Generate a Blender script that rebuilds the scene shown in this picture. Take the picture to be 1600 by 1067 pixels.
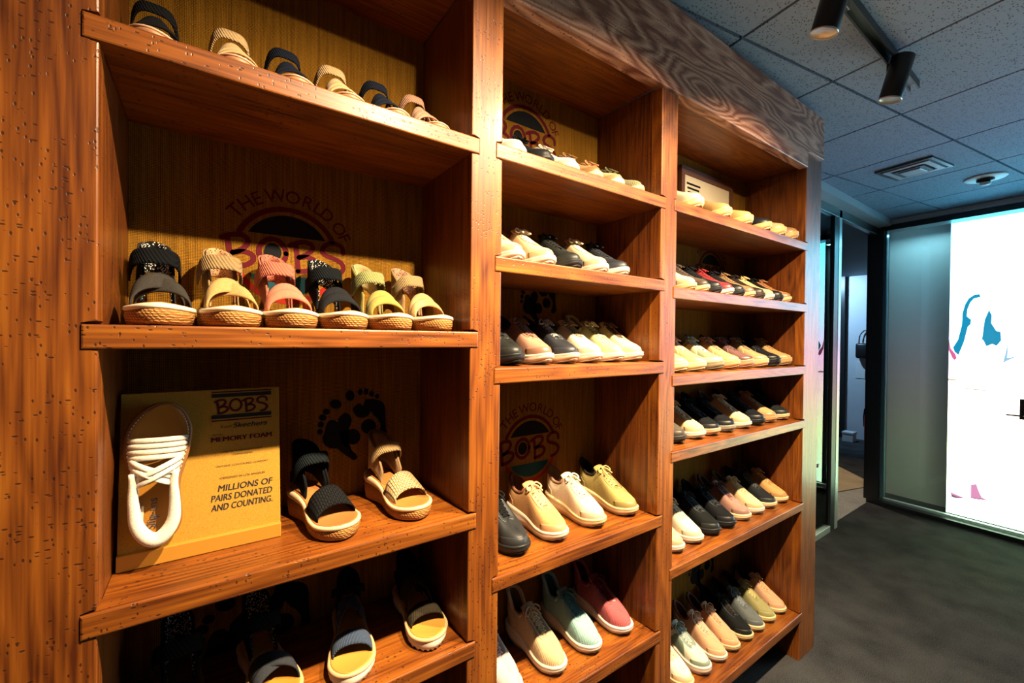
import bpy, bmesh, math, random
from math import sin, cos, pi, sqrt, radians
from mathutils import Vector, Matrix

# ------------------------------------------------------------------ clear
for o in list(bpy.data.objects):
    bpy.data.objects.remove(o, do_unlink=True)
SC = bpy.context.scene
COL = SC.collection

# ------------------------------------------------------------------ camera
CAM_H = 1.558
F_PX, YAW, PITCH, ROLL = 668.92, 54.700, -0.433, 0.620
_y, _p, _r = radians(YAW), radians(PITCH), radians(ROLL)
fw = Vector((cos(_y) * cos(_p), sin(_y) * cos(_p), sin(_p)))
rt = Vector((sin(_y), -cos(_y), 0.0))
up = rt.cross(fw)
rt, up = rt * cos(_r) + up * sin(_r), up * cos(_r) - rt * sin(_r)
cam_data = bpy.data.cameras.new('camera')
cam_data.sensor_width = 36.0
cam_data.lens = F_PX / 1600.0 * 36.0
cam_data.clip_start = 0.02
cam = bpy.data.objects.new('camera', cam_data)
M = Matrix((rt, up, -fw)).transposed().to_4x4()
M.translation = Vector((0, 0, CAM_H))
cam.matrix_world = M
COL.objects.link(cam)
SC.camera = cam

# ------------------------------------------------------------------ exposure
SC.view_settings.view_transform = 'Standard'
SC.view_settings.look = 'None'
SC.view_settings.exposure = 0.0
SC.view_settings.gamma = 1.0
SC.view_settings.use_curve_mapping = False

# ------------------------------------------------------------------ world
W = bpy.data.worlds.new('world')
SC.world = W
W.use_nodes = True
W.node_tree.nodes['Background'].inputs[0].default_value = (0.80, 0.86, 1.0, 1)
W.node_tree.nodes['Background'].inputs[1].default_value = 0.034

# ------------------------------------------------------------------ lamps of the shop (each sits in the mouth of a track spotlight)
def spot(name, loc, target, power, color, angle=95, blend=0.6, radius=0.02):
    d = bpy.data.lights.new(name, 'SPOT')
    d.energy = power
    d.color = color
    d.spot_size = radians(angle)
    d.spot_blend = blend
    d.shadow_soft_size = radius
    o = bpy.data.objects.new(name, d)
    o.location = loc
    o.rotation_euler = (Vector(target) - Vector(loc)).to_track_quat('-Z', 'Y').to_euler()
    COL.objects.link(o)
    return o

WARM = (1.0, 0.76, 0.47)
# second track, above the camera: (head position, aim)
HIDDEN_HEADS = [((0.56, 0.165, 2.54), (0.20, 1.0, 0.60)), ((1.12, 0.165, 2.54), (0.95, 1.0, 0.70)), ((1.62, 0.165, 2.54), (1.85, 1.0, 0.90))]
for (hp_, aim_), watts in zip(HIDDEN_HEADS, (385, 350, 370)):
    spot('spotlight_lamp', hp_, aim_, watts, WARM, 120, 1.0)
# corridor behind the glass doorway
spot('corridor_lamp', (5.6, 2.2, 2.6), (5.75, 1.75, 0.0), 110, (1.0, 0.86, 0.66), 60, 0.5, 0.03)
spot('corridor_lamp', (7.6, 2.9, 2.6), (8.9, 2.5, 1.3), 130, (0.38, 0.68, 1.0), 120, 0.6, 0.05)
# fill light added to brighten the recess behind the glass wall
rl = bpy.data.lights.new('recess_fill_light', 'AREA')
rl.shape = 'RECTANGLE'; rl.size = .42; rl.size_y = .05; rl.energy = 2.4; rl.color = (.35, .85, 1.0)
ro = bpy.data.objects.new('recess_fill_light', rl); ro.location = (5.43, 1.10, 2.60); ro.rotation_euler = (0, 0, radians(94)); COL.objects.link(ro)
SCREEN_POWER = 7.2
# ------------------------------------------------------------------ materials
_M = {}
def lin(h):
    if isinstance(h, tuple):
        return (*h, 1.0)
    h = h.lstrip('#')
    c = [int(h[i:i + 2], 16) / 255 for i in (0, 2, 4)]
    return (*[v / 12.92 if v <= 0.04045 else ((v + 0.055) / 1.055) ** 2.4 for v in c], 1.0)

def mat(name):
    m = bpy.data.materials.new(name)
    m.use_nodes = True
    nt = m.node_tree
    return m, nt, nt.nodes, nt.links, nt.nodes['Principled BSDF']

def setp(b, rough=0.6, spec=0.5, metal=0.0, coat=0.0, coat_r=0.2, sheen=0.0):
    b.inputs['Roughness'].default_value = rough
    b.inputs['Specular IOR Level'].default_value = spec
    b.inputs['Metallic'].default_value = metal
    b.inputs['Coat Weight'].default_value = coat
    b.inputs['Coat Roughness'].default_value = coat_r
    b.inputs['Sheen Weight'].default_value = sheen

def plain(name, color, rough=0.6, spec=0.5, metal=0.0, coat=0.0):
    k = ('plain', name, color, rough)
    if k not in _M:
        m, nt, N, L, b = mat(name)
        b.inputs['Base Color'].default_value = lin(color)
        setp(b, rough, spec, metal, coat)
        tc = N.new('ShaderNodeTexCoord'); ns = N.new('ShaderNodeTexNoise')
        ns.inputs['Scale'].default_value = 60
        L.new(tc.outputs['Object'], ns.inputs['Vector'])
        mr = N.new('ShaderNodeMapRange')
        mr.inputs['To Min'].default_value = max(0.0, rough - 0.06); mr.inputs['To Max'].default_value = min(1.0, rough + 0.06)
        L.new(ns.outputs['Fac'], mr.inputs['Value']); L.new(mr.outputs['Result'], b.inputs['Roughness'])
        _M[k] = m
    return _M[k]

def emission(name, color, power):
    m, nt, N, L, b = mat(name)
    b.inputs['Base Color'].default_value = (0, 0, 0, 1)
    b.inputs['Emission Color'].default_value = lin(color)
    b.inputs['Emission Strength'].default_value = power
    return m

def shoe_mat(color, kind='fabric'):
    """cloth, leather, rubber, rope ... of the shoes"""
    k = ('shoe', color, kind)
    if k in _M:
        return _M[k]
    m, nt, N, L, b = mat('shoe_' + kind)
    tc = N.new('ShaderNodeTexCoord')
    c = tuple(v * .80 for v in lin(color)[:3]) + (1.0,)
    bp = N.new('ShaderNodeBump')
    if kind in ('fabric', 'ribbed', 'speckled', 'band', 'perforated'):
        setp(b, 0.9, 0.25 if sum(c[:3]) > .1 else .08, sheen=0.05 if sum(c[:3]) > .1 else 0.0)
        ns = N.new('ShaderNodeTexNoise'); ns.inputs['Scale'].default_value = 420; ns.inputs['Detail'].default_value = 1
        L.new(tc.outputs['Object'], ns.inputs['Vector'])
        bp.inputs['Strength'].default_value = 0.25; bp.inputs['Distance'].default_value = 0.001
        rp = N.new('ShaderNodeValToRGB')
        rp.color_ramp.elements[0].color = (c[0] * .82, c[1] * .82, c[2] * .82, 1)
        rp.color_ramp.elements[1].color = (min(1, c[0] * 1.12), min(1, c[1] * 1.12), min(1, c[2] * 1.12), 1)
        rp.color_ramp.elements[0].position = .3; rp.color_ramp.elements[1].position = .7
        L.new(ns.outputs['Fac'], rp.inputs['Fac'])
        L.new(ns.outputs['Fac'], bp.inputs['Height'])
        out = rp.outputs['Color']
        if kind in ('ribbed', 'band'):
            wv = N.new('ShaderNodeTexWave'); wv.bands_direction = 'X' if kind == 'ribbed' else 'DIAGONAL'
            wv.inputs['Scale'].default_value = 62 if kind == 'ribbed' else 90
            L.new(tc.outputs['Object'], wv.inputs['Vector'])
            bp.inputs['Strength'].default_value = 0.7; bp.inputs['Distance'].default_value = 0.002
            L.new(wv.outputs['Fac'], bp.inputs['Height'])
        if kind == 'perforated':
            bk = N.new('ShaderNodeTexBrick'); bk.inputs['Scale'].default_value = 1
            bk.inputs['Brick Width'].default_value = .0085; bk.inputs['Row Height'].default_value = .0048; bk.inputs['Mortar Size'].default_value = .0007
            bk.inputs['Color1'].default_value = c; bk.inputs['Color2'].default_value = c
            bk.inputs['Mortar'].default_value = (c[0] * .12, c[1] * .10, c[2] * .08, 1)
            L.new(tc.outputs['Object'], bk.inputs['Vector'])
            out = bk.outputs['Color']
        if kind == 'speckled':
            vo = N.new('ShaderNodeTexVoronoi'); vo.inputs['Scale'].default_value = 260
            L.new(tc.outputs['Object'], vo.inputs['Vector'])
            r2 = N.new('ShaderNodeValToRGB')
            r2.color_ramp.interpolation = 'CONSTANT'
            lum = sum(c[:3]) / 3
            dk = (.01, .008, .008, 1) if lum > .08 else (.55, .52, .48, 1)
            r2.color_ramp.elements[0].color = dk
            r2.color_ramp.elements[1].color = c; r2.color_ramp.elements[1].position = .34
            L.new(vo.outputs['Distance'], r2.inputs['Fac']); out = r2.outputs['Color']
        L.new(out, b.inputs['Base Color'])
        L.new(bp.outputs['Normal'], b.inputs['Normal'])
    elif kind == 'rope':
        setp(b, 0.8, 0.3)
        wv = N.new('ShaderNodeTexWave'); wv.bands_direction = 'DIAGONAL'
        wv.inputs['Scale'].default_value = 70; wv.inputs['Distortion'].default_value = 3; wv.inputs['Detail Scale'].default_value = 3
        w2 = N.new('ShaderNodeTexWave'); w2.bands_direction = 'Z'; w2.inputs['Scale'].default_value = 75; w2.inputs['Distortion'].default_value = 1.5
        L.new(tc.outputs['Object'], wv.inputs['Vector']); L.new(tc.outputs['Object'], w2.inputs['Vector'])
        mx = N.new('ShaderNodeMath'); mx.operation = 'MULTIPLY'
        L.new(wv.outputs['Fac'], mx.inputs[0]); L.new(w2.outputs['Fac'], mx.inputs[1])
        rp = N.new('ShaderNodeValToRGB')
        rp.color_ramp.elements[0].color = (c[0] * .45, c[1] * .38, c[2] * .3, 1)
        rp.color_ramp.elements[1].color = c; rp.color_ramp.elements[1].position = .45
        L.new(mx.outputs[0], rp.inputs['Fac']); L.new(rp.outputs['Color'], b.inputs['Base Color'])
        bp.inputs['Strength'].default_value = .8; bp.inputs['Distance'].default_value = .002
        L.new(mx.outputs[0], bp.inputs['Height']); L.new(bp.outputs['Normal'], b.inputs['Normal'])
    else:
        setp(b, {'leather': .42, 'rubber': .5, 'gloss': .22}.get(kind, .5), .5 if sum(c[:3]) > .1 else .3)
        ns = N.new('ShaderNodeTexNoise'); ns.inputs['Scale'].default_value = 180
        L.new(tc.outputs['Object'], ns.inputs['Vector'])
        bp.inputs['Strength'].default_value = .12; bp.inputs['Distance'].default_value = .0008
        L.new(ns.outputs['Fac'], bp.inputs['Height']); L.new(bp.outputs['Normal'], b.inputs['Normal'])
        b.inputs['Base Color'].default_value = c
    _M[k] = m
    return m

def wood(name, axis, dark, mid, light, ring=1.0, rough=.42, coat=.16, dents=1.0, seed=0.0, ringmix=.34, rings=13):
    """varnished, distressed board; the grain runs along the given axis"""
    m, nt, N, L, b = mat(name)
    setp(b, rough, .42, coat=coat, coat_r=.16)
    tc = N.new('ShaderNodeTexCoord')
    def mapped(sc, off=(0, 0, 0)):
        mp = N.new('ShaderNodeMapping')
        mp.inputs['Scale'].default_value = sc
        mp.inputs['Location'].default_value = off
        L.new(tc.outputs['Object'], mp.inputs['Vector'])
        return mp.outputs['Vector']
    def along(a, x):
        s = [x, x, x]; s['XYZ'.index(axis)] = a
        return tuple(s)
    # growth rings
    n1 = N.new('ShaderNodeTexNoise'); n1.inputs['Scale'].default_value = 1; n1.inputs['Detail'].default_value = 2.5
    L.new(mapped(along(1.1, 7.5 * ring), (seed, seed * .7, seed * .3)), n1.inputs['Vector'])
    mul = N.new('ShaderNodeMath'); mul.operation = 'MULTIPLY'; mul.inputs[1].default_value = rings
    L.new(n1.outputs['Fac'], mul.inputs[0])
    fr = N.new('ShaderNodeMath'); fr.operation = 'PINGPONG'; fr.inputs[1].default_value = .5
    L.new(mul.outputs[0], fr.inputs[0])
    # fibres
    n2 = N.new('ShaderNodeTexNoise'); n2.inputs['Scale'].default_value = 1; n2.inputs['Detail'].default_value = 3
    L.new(mapped(along(5, 170), (seed, 0, 0)), n2.inputs['Vector'])
    n3 = N.new('ShaderNodeTexNoise'); n3.inputs['Scale'].default_value = 1; n3.inputs['Detail'].default_value = 2
    L.new(mapped(along(2.2, 9), (3 + seed, 1, 2)), n3.inputs['Vector'])
    a1 = N.new('ShaderNodeMath'); a1.operation = 'MULTIPLY_ADD'; a1.inputs[1].default_value = ringmix
    L.new(fr.outputs[0], a1.inputs[0])
    a2 = N.new('ShaderNodeMath'); a2.operation = 'MULTIPLY_ADD'; a2.inputs[1].default_value = .70; a2.inputs[2].default_value = -.16
    L.new(n2.outputs['Fac'], a2.inputs[0]); L.new(a2.outputs[0], a1.inputs[2])
    a3 = N.new('ShaderNodeMath'); a3.operation = 'MULTIPLY_ADD'; a3.inputs[1].default_value = .55
    L.new(n3.outputs['Fac'], a3.inputs[0])
    a4 = N.new('ShaderNodeMath'); a4.operation = 'SUBTRACT'; a4.inputs[1].default_value = .18 + (ringmix - .62) * .28
    L.new(a1.outputs[0], a4.inputs[0]); L.new(a4.outputs[0], a3.inputs[2])
    rp = N.new('ShaderNodeValToRGB')
    e = rp.color_ramp.elements
    e[0].color = lin(dark); e[0].position = .22
    e[1].color = lin(light); e[1].position = .80
    x = e.new(.5); x.color = lin(mid)
    L.new(a3.outputs[0], rp.inputs['Fac'])
    # gouges and worm marks
    def marks(sc, off, size, keep):
        vo = N.new('ShaderNodeTexVoronoi'); vo.inputs['Scale'].default_value = 1
        nd = N.new('ShaderNodeTexNoise'); nd.inputs['Scale'].default_value = 55
        L.new(tc.outputs['Object'], nd.inputs['Vector'])
        ad = N.new('ShaderNodeMixRGB'); ad.inputs['Fac'].default_value = .12
        ad.blend_type = 'ADD'
        mv = mapped(sc, off)
        L.new(mv, ad.inputs[1]); L.new(nd.outputs['Color'], ad.inputs[2])
        L.new(ad.outputs[0], vo.inputs['Vector'])
        lt = N.new('ShaderNodeMapRange'); lt.inputs['From Min'].default_value = size; lt.inputs['From Max'].default_value = size * .6
        L.new(vo.outputs['Distance'], lt.inputs['Value'])
        sp = N.new('ShaderNodeSeparateColor'); L.new(vo.outputs['Color'], sp.inputs['Color'])
        gt = N.new('ShaderNodeMath'); gt.operation = 'GREATER_THAN'; gt.inputs[1].default_value = keep
        L.new(sp.outputs['Red'], gt.inputs[0])
        # only in patches
        np_ = N.new('ShaderNodeTexNoise'); np_.inputs['Scale'].default_value = 9; L.new(tc.outputs['Object'], np_.inputs['Vector'])
        g2 = N.new('ShaderNodeMath'); g2.operation = 'GREATER_THAN'; g2.inputs[1].default_value = .44
        L.new(np_.outputs['Fac'], g2.inputs[0])
        mm = N.new('ShaderNodeMath'); mm.operation = 'MULTIPLY'; L.new(lt.outputs['Result'], mm.inputs[0]); L.new(gt.outputs[0], mm.inputs[1])
        m2 = N.new('ShaderNodeMath'); m2.operation = 'MULTIPLY'; L.new(mm.outputs[0], m2.inputs[0]); L.new(g2.outputs[0], m2.inputs[1])
        return m2.outputs[0]
    mk1 = marks((66, 78, 150), (0, 0, 0), .24, .45)
    mk2 = marks((140, 140, 74), (5, 3, 1), .24, .45)
    mk = N.new('ShaderNodeMath'); mk.operation = 'MAXIMUM'; L.new(mk1, mk.inputs[0]); L.new(mk2, mk.inputs[1])
    ms = N.new('ShaderNodeMath'); ms.operation = 'MULTIPLY'; ms.inputs[1].default_value = .82 * dents; L.new(mk.outputs[0], ms.inputs[0])
    mx = N.new('ShaderNodeMixRGB'); mx.inputs[2].default_value = (.02, .007, .003, 1)
    L.new(ms.outputs[0], mx.inputs['Fac']); L.new(rp.outputs['Color'], mx.inputs[1])
    L.new(mx.outputs[0], b.inputs['Base Color'])
    hs = N.new('ShaderNodeMath'); hs.operation = 'MULTIPLY_ADD'; hs.inputs[1].default_value = -1.1 * dents
    L.new(mk.outputs[0], hs.inputs[0]); L.new(a3.outputs[0], hs.inputs[2])
    bp = N.new('ShaderNodeBump'); bp.inputs['Strength'].default_value = .35; bp.inputs['Distance'].default_value = .0012
    L.new(hs.outputs[0], bp.inputs['Height']); L.new(bp.outputs['Normal'], b.inputs['Normal'])
    L.new(bp.outputs['Normal'], b.inputs['Coat Normal'])
    return m

OD, OM, OL = (.062, .0122, .0015), (.195, .0525, .0048), (.325, .110, .0098)
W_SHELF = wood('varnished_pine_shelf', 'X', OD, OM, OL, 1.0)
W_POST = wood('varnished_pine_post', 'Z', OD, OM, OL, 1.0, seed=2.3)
W_PANEL = wood('shade_toned_panel', 'Z', (.036, .0076, .0015), (.135, .034, .0038), (.21, .063, .007), 1.0, seed=5.1, dents=.9)  # same wood as the posts, darkened to carry the shade inside the bays
W_HEAD = wood('grained_header_board', 'X', (.20, .070, .040), (.46, .22, .135), (.66, .38, .26), .62, seed=7.7, ringmix=.95, rings=24)

def burlap():
    m, nt, N, L, b = mat('burlap')
    setp(b, .95, .1)
    tc = N.new('ShaderNodeTexCoord')
    def wave(d, s):
        w = N.new('ShaderNodeTexWave'); w.bands_direction = d; w.inputs['Scale'].default_value = s
        w.inputs['Distortion'].default_value = 1.2; w.inputs['Detail'].default_value = 2; w.inputs['Detail Scale'].default_value = 6
        L.new(tc.outputs['Object'], w.inputs['Vector']); return w.outputs['Fac']
    a, c = wave('X', 105), wave('Z', 95)
    mn = N.new('ShaderNodeMath'); mn.operation = 'MULTIPLY'; L.new(a, mn.inputs[0]); L.new(c, mn.inputs[1])
    ns = N.new('ShaderNodeTexNoise'); ns.inputs['Scale'].default_value = 1
    mp = N.new('ShaderNodeMapping'); mp.inputs['Scale'].default_value = (120, 1, 6)
    L.new(tc.outputs['Object'], mp.inputs['Vector']); L.new(mp.outputs['Vector'], ns.inputs['Vector'])
    ad = N.new('ShaderNodeMath'); ad.operation = 'MULTIPLY_ADD'; ad.inputs[1].default_value = .6
    L.new(ns.outputs['Fac'], ad.inputs[0]); L.new(mn.outputs[0], ad.inputs[2])
    rp = N.new('ShaderNodeValToRGB')
    rp.color_ramp.elements[0].color = (.085, .035, .0038, 1); rp.color_ramp.elements[0].position = .25
    rp.color_ramp.elements[1].color = (.39, .19, .020, 1); rp.color_ramp.elements[1].position = .95
    L.new(ad.outputs[0], rp.inputs['Fac']); L.new(rp.outputs['Color'], b.inputs['Base Color'])
    bp = N.new('ShaderNodeBump'); bp.inputs['Strength'].default_value = .5; bp.inputs['Distance'].default_value = .002
    L.new(ad.outputs[0], bp.inputs['Height']); L.new(bp.outputs['Normal'], b.inputs['Normal'])
    return m
BURLAP = burlap()
INK_RED = plain('maroon_ink', (.085, .008, .014), .9, .1)
INK_DARK = plain('dark_ink', (.008, .009, .012), .9, .1)
INK_BRIGHT = plain('red_ink', (.30, .018, .012), .9, .1)
INK_TEAL = plain('teal_ink', (.012, .055, .07), .9, .1)

def corkboard():
    m, nt, N, L, b = mat('yellow_board')
    setp(b, .7, .25)
    tc = N.new('ShaderNodeTexCoord'); ns = N.new('ShaderNodeTexNoise')
    ns.inputs['Scale'].default_value = 520; ns.inputs['Detail'].default_value = 2
    L.new(tc.outputs['Object'], ns.inputs['Vector'])
    rp = N.new('ShaderNodeValToRGB')
    rp.color_ramp.elements[0].color = (.27, .130, .012, 1); rp.color_ramp.elements[0].position = .25
    rp.color_ramp.elements[1].color = (.40, .205, .021, 1); rp.color_ramp.elements[1].position = .60
    L.new(ns.outputs['Fac'], rp.inputs['Fac']); L.new(rp.outputs['Color'], b.inputs['Base Color'])
    return m
BOARD = corkboard()
LEDGE = plain('yellow_ledge_wood', (.40, .180, .018), .5, .4)

def carpet(name, c0, c1, scale=1.0):
    m, nt, N, L, b = mat(name)
    setp(b, .95, .15)
    tc = N.new('ShaderNodeTexCoord')
    n1 = N.new('ShaderNodeTexNoise'); n1.inputs['Scale'].default_value = 210 * scale; n1.inputs['Detail'].default_value = 3
    n2 = N.new('ShaderNodeTexNoise'); n2.inputs['Scale'].default_value = 5; n2.inputs['Detail'].default_value = 4
    L.new(tc.outputs['Object'], n1.inputs['Vector']); L.new(tc.outputs['Object'], n2.inputs['Vector'])
    ad = N.new('ShaderNodeMath'); ad.operation = 'MULTIPLY_ADD'; ad.inputs[1].default_value = .7
    L.new(n2.outputs['Fac'], ad.inputs[0]); L.new(n1.outputs['Fac'], ad.inputs[2])
    rp = N.new('ShaderNodeValToRGB')
    rp.color_ramp.elements[0].color = lin(c0); rp.color_ramp.elements[0].position = .55
    rp.color_ramp.elements[1].color = lin(c1); rp.color_ramp.elements[1].position = 1.12 if False else 1.0
    L.new(ad.outputs[0], rp.inputs['Fac']); L.new(rp.outputs['Color'], b.inputs['Base Color'])
    bp = N.new('ShaderNodeBump'); bp.inputs['Strength'].default_value = .8; bp.inputs['Distance'].default_value = .004
    L.new(n1.outputs['Fac'], bp.inputs['Height']); L.new(bp.outputs['Normal'], b.inputs['Normal'])
    return m
CARPET = carpet('charcoal_carpet', (.008, .008, .0085), (.066, .064, .063))
PALE_FLOOR = carpet('pale_floor', (.30, .27, .23), (.46, .42, .36), .4)
BEIGE_FLOOR = carpet('beige_floor', (.42, .30, .17), (.58, .43, .26), .4)

def tile_mat():
    m, nt, N, L, b = mat('mineral_fibre_tile')
    setp(b, .9, .2)
    tc = N.new('ShaderNodeTexCoord')
    def holes(sc, size, keep):
        vo = N.new('ShaderNodeTexVoronoi'); vo.inputs['Scale'].default_value = 1
        mp = N.new('ShaderNodeMapping'); mp.inputs['Scale'].default_value = sc; mp.inputs['Rotation'].default_value = (0, 0, .5)
        nd = N.new('ShaderNodeTexNoise'); nd.inputs['Scale'].default_value = 40
        L.new(tc.outputs['Object'], nd.inputs['Vector'])
        ad = N.new('ShaderNodeMixRGB'); ad.blend_type = 'ADD'; ad.inputs['Fac'].default_value = .6
        L.new(tc.outputs['Object'], mp.inputs['Vector']); L.new(mp.outputs['Vector'], ad.inputs[1]); L.new(nd.outputs['Color'], ad.inputs[2])
        L.new(ad.outputs[0], vo.inputs['Vector'])
        lt = N.new('ShaderNodeMath'); lt.operation = 'LESS_THAN'; lt.inputs[1].default_value = size
        L.new(vo.outputs['Distance'], lt.inputs[0])
        sp = N.new('ShaderNodeSeparateColor'); L.new(vo.outputs['Color'], sp.inputs['Color'])
        gt = N.new('ShaderNodeMath'); gt.operation = 'GREATER_THAN'; gt.inputs[1].default_value = keep
        L.new(sp.outputs['Red'], gt.inputs[0])
        mm = N.new('ShaderNodeMath'); mm.operation = 'MULTIPLY'; L.new(lt.outputs[0], mm.inputs[0]); L.new(gt.outputs[0], mm.inputs[1])
        return mm.outputs[0]
    h1, h2 = holes((62, 125, 60), .27, .35), holes((150, 90, 90), .22, .5)
    mx = N.new('ShaderNodeMath'); mx.operation = 'MAXIMUM'; L.new(h1, mx.inputs[0]); L.new(h2, mx.inputs[1])
    mc = N.new('ShaderNodeMixRGB'); mc.inputs[1].default_value = (.27, .36, .46, 1); mc.inputs[2].default_value = (.10, .11, .12, 1)
    L.new(mx.outputs[0], mc.inputs['Fac']); L.new(mc.outputs[0], b.inputs['Base Color'])
    return m
TILE = tile_mat()

def glass(name, tint=(.92, .97, 1.0), rough=0.0):
    m, nt, N, L, b = mat(name)
    out = N['Material Output']
    tr = N.new('ShaderNodeBsdfTransparent'); tr.inputs[0].default_value = (*tint, 1)
    gl = N.new('ShaderNodeBsdfGlossy'); gl.inputs['Roughness'].default_value = rough
    fr = N.new('ShaderNodeFresnel'); fr.inputs['IOR'].default_value = 1.5
    mx = N.new('ShaderNodeMixShader')
    L.new(fr.outputs[0], mx.inputs[0]); L.new(tr.outputs[0], mx.inputs[1]); L.new(gl.outputs[0], mx.inputs[2])
    L.new(mx.outputs[0], out.inputs['Surface'])
    return m
GLASS = glass('clear_glass')

BLACK = plain('black_metal', (.010, .011, .012), .38, .5)
FRAME = plain('charcoal_aluminium', (.018, .022, .026), .35, .5)
ALU = plain('brushed_aluminium', (.62, .66, .68), .32, .5, .6)
WHITE = plain('white_paint', (.80, .82, .82), .6)
CONCRETE = plain('grey_plaster', (.30, .29, .27), .75)

# ------------------------------------------------------------------ mesh helpers
def link(name, me, m=None, parent=None):
    o = bpy.data.objects.new(name, me)
    COL.objects.link(o)
    if m is not None:
        if not me.materials:
            me.materials.append(m)
        else:
            o.material_slots[0].link = 'OBJECT'
            o.material_slots[0].material = m
    if parent is not None:
        o.parent = parent
    return o

def tag(o, label, cat, group=None):
    o['label'] = label
    o['category'] = cat
    if group:
        o['group'] = group
    return o

def empty(name, loc=(0, 0, 0), rot=(0, 0, 0)):
    o = bpy.data.objects.new(name, None)
    o.empty_display_size = .05
    o.location = loc
    o.rotation_euler = rot
    COL.objects.link(o)
    return o

def structure(o):
    o['kind'] = 'structure'
    return o

def bm_box(bm, x0, x1, y0, y1, z0, z1, bev=0.0):
    vs = [bm.verts.new((x, y, z)) for x in (x0, x1) for y in (y0, y1) for z in (z0, z1)]
    fs = [bm.faces.new([vs[i] for i in f]) for f in ((0, 1, 3, 2), (4, 6, 7, 5), (0, 4, 5, 1), (2, 3, 7, 6), (0, 2, 6, 4), (1, 5, 7, 3))]
    if bev:
        es = list({e for f in fs for e in f.edges})
        bmesh.ops.bevel(bm, geom=es, offset=bev, segments=2, affect='EDGES', profile=.5)
    return vs

def bm_mesh(bm, name, smooth=False):
    bmesh.ops.recalc_face_normals(bm, faces=bm.faces[:])
    me = bpy.data.meshes.new(name)
    bm.to_mesh(me)
    bm.free()
    if smooth:
        for p in me.polygons:
            p.use_smooth = True
    return me

def box(name, b, m, parent=None, bev=0.0):
    bm = bmesh.new()
    bm_box(bm, *b, bev=bev)
    return link(name, bm_mesh(bm, name), m, parent)

def bm_prism(bm, pts, y0, y1, bev=0.0):
    """outline in x,z extruded along y"""
    f = [bm.verts.new((x, y0, z)) for x, z in pts]
    b = [bm.verts.new((x, y1, z)) for x, z in pts]
    n = len(pts)
    faces = [bm.faces.new(f), bm.faces.new(b[::-1])]
    for i in range(n):
        faces.append(bm.faces.new((f[i], b[i], b[(i + 1) % n], f[(i + 1) % n])))
    if bev:
        es = list(faces[0].edges)
        bmesh.ops.bevel(bm, geom=es, offset=bev, segments=2, affect='EDGES', profile=.5)

def bm_tube(bm, pts, r, n=8, closed=False, flat=1.0, caps=True):
    """tube along a polyline; flat<1 squashes it along the local up"""
    pts = [Vector(p) for p in pts]
    rings = []
    k = len(pts)
    for i, p in enumerate(pts):
        a = pts[(i - 1) % k] if (closed or i > 0) else pts[i]
        c = pts[(i + 1) % k] if (closed or i < k - 1) else pts[i]
        t = (c - a).normalized()
        ref = Vector((0, 0, 1)) if abs(t.z) < .9 else Vector((1, 0, 0))
        u = t.cross(ref).normalized(); v = u.cross(t).normalized()
        rr = r[i] if isinstance(r, (list, tuple)) else r
        rings.append([bm.verts.new(p + u * rr * cos(2 * pi * j / n) + v * rr * flat * sin(2 * pi * j / n)) for j in range(n)])
    m = k if closed else k - 1
    for i in range(m):
        A, B = rings[i], rings[(i + 1) % k]
        for j in range(n):
            bm.faces.new((A[j], A[(j + 1) % n], B[(j + 1) % n], B[j]))
    if caps and not closed:
        bm.faces.new(rings[0][::-1]); bm.faces.new(rings[-1])

def bm_grid(bm, rows, closed=False):
    R = [[bm.verts.new(p) for p in r] for r in rows]
    fs = []
    for i in range(len(R) - 1):
        n = len(R[i])
        for j in range(n if closed else n - 1):
            q = (R[i][j], R[i][(j + 1) % n], R[i + 1][(j + 1) % n], R[i + 1][j])
            try:
                fs.append(bm.faces.new(q))
            except ValueError:
                pass
    return R, fs

def thicken(bm, d):
    bmesh.ops.recalc_face_normals(bm, faces=bm.faces[:])
    bmesh.ops.solidify(bm, geom=bm.faces[:], thickness=d)

def bm_lathe(bm, prof, n=28, mat4=None):
    """profile of (r, z) round the z axis, moved by mat4"""
    mat4 = mat4 or Matrix()
    rings = [[bm.verts.new(mat4 @ Vector((max(r, 1e-5) * cos(2 * pi * j / n), max(r, 1e-5) * sin(2 * pi * j / n), z))) for j in range(n)] for r, z in prof]
    for A, B in zip(rings, rings[1:]):
        for j in range(n):
            bm.faces.new((A[j], A[(j + 1) % n], B[(j + 1) % n], B[j]))
    bm.faces.new(rings[0][::-1]); bm.faces.new(rings[-1])

def interp(tab, t):
    """monotone cubic through (t, v) pairs"""
    if t <= tab[0][0]:
        return tab[0][1]
    if t >= tab[-1][0]:
        return tab[-1][1]
    n = len(tab)
    i = 0
    while t > tab[i + 1][0]:
        i += 1
    def d(k):
        return (tab[k + 1][1] - tab[k][1]) / (tab[k + 1][0] - tab[k][0])
    def slope(k):
        if k == 0: return d(0)
        if k == n - 1: return d(n - 2)
        a, b = d(k - 1), d(k)
        return 0 if a * b <= 0 else 2 * a * b / (a + b)
    h = tab[i + 1][0] - tab[i][0]
    s = (t - tab[i][0]) / h
    m0, m1 = slope(i) * h, slope(i + 1) * h
    return (2 * s**3 - 3 * s**2 + 1) * tab[i][1] + (s**3 - 2 * s**2 + s) * m0 + (-2 * s**3 + 3 * s**2) * tab[i + 1][1] + (s**3 - s**2) * m1

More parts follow.
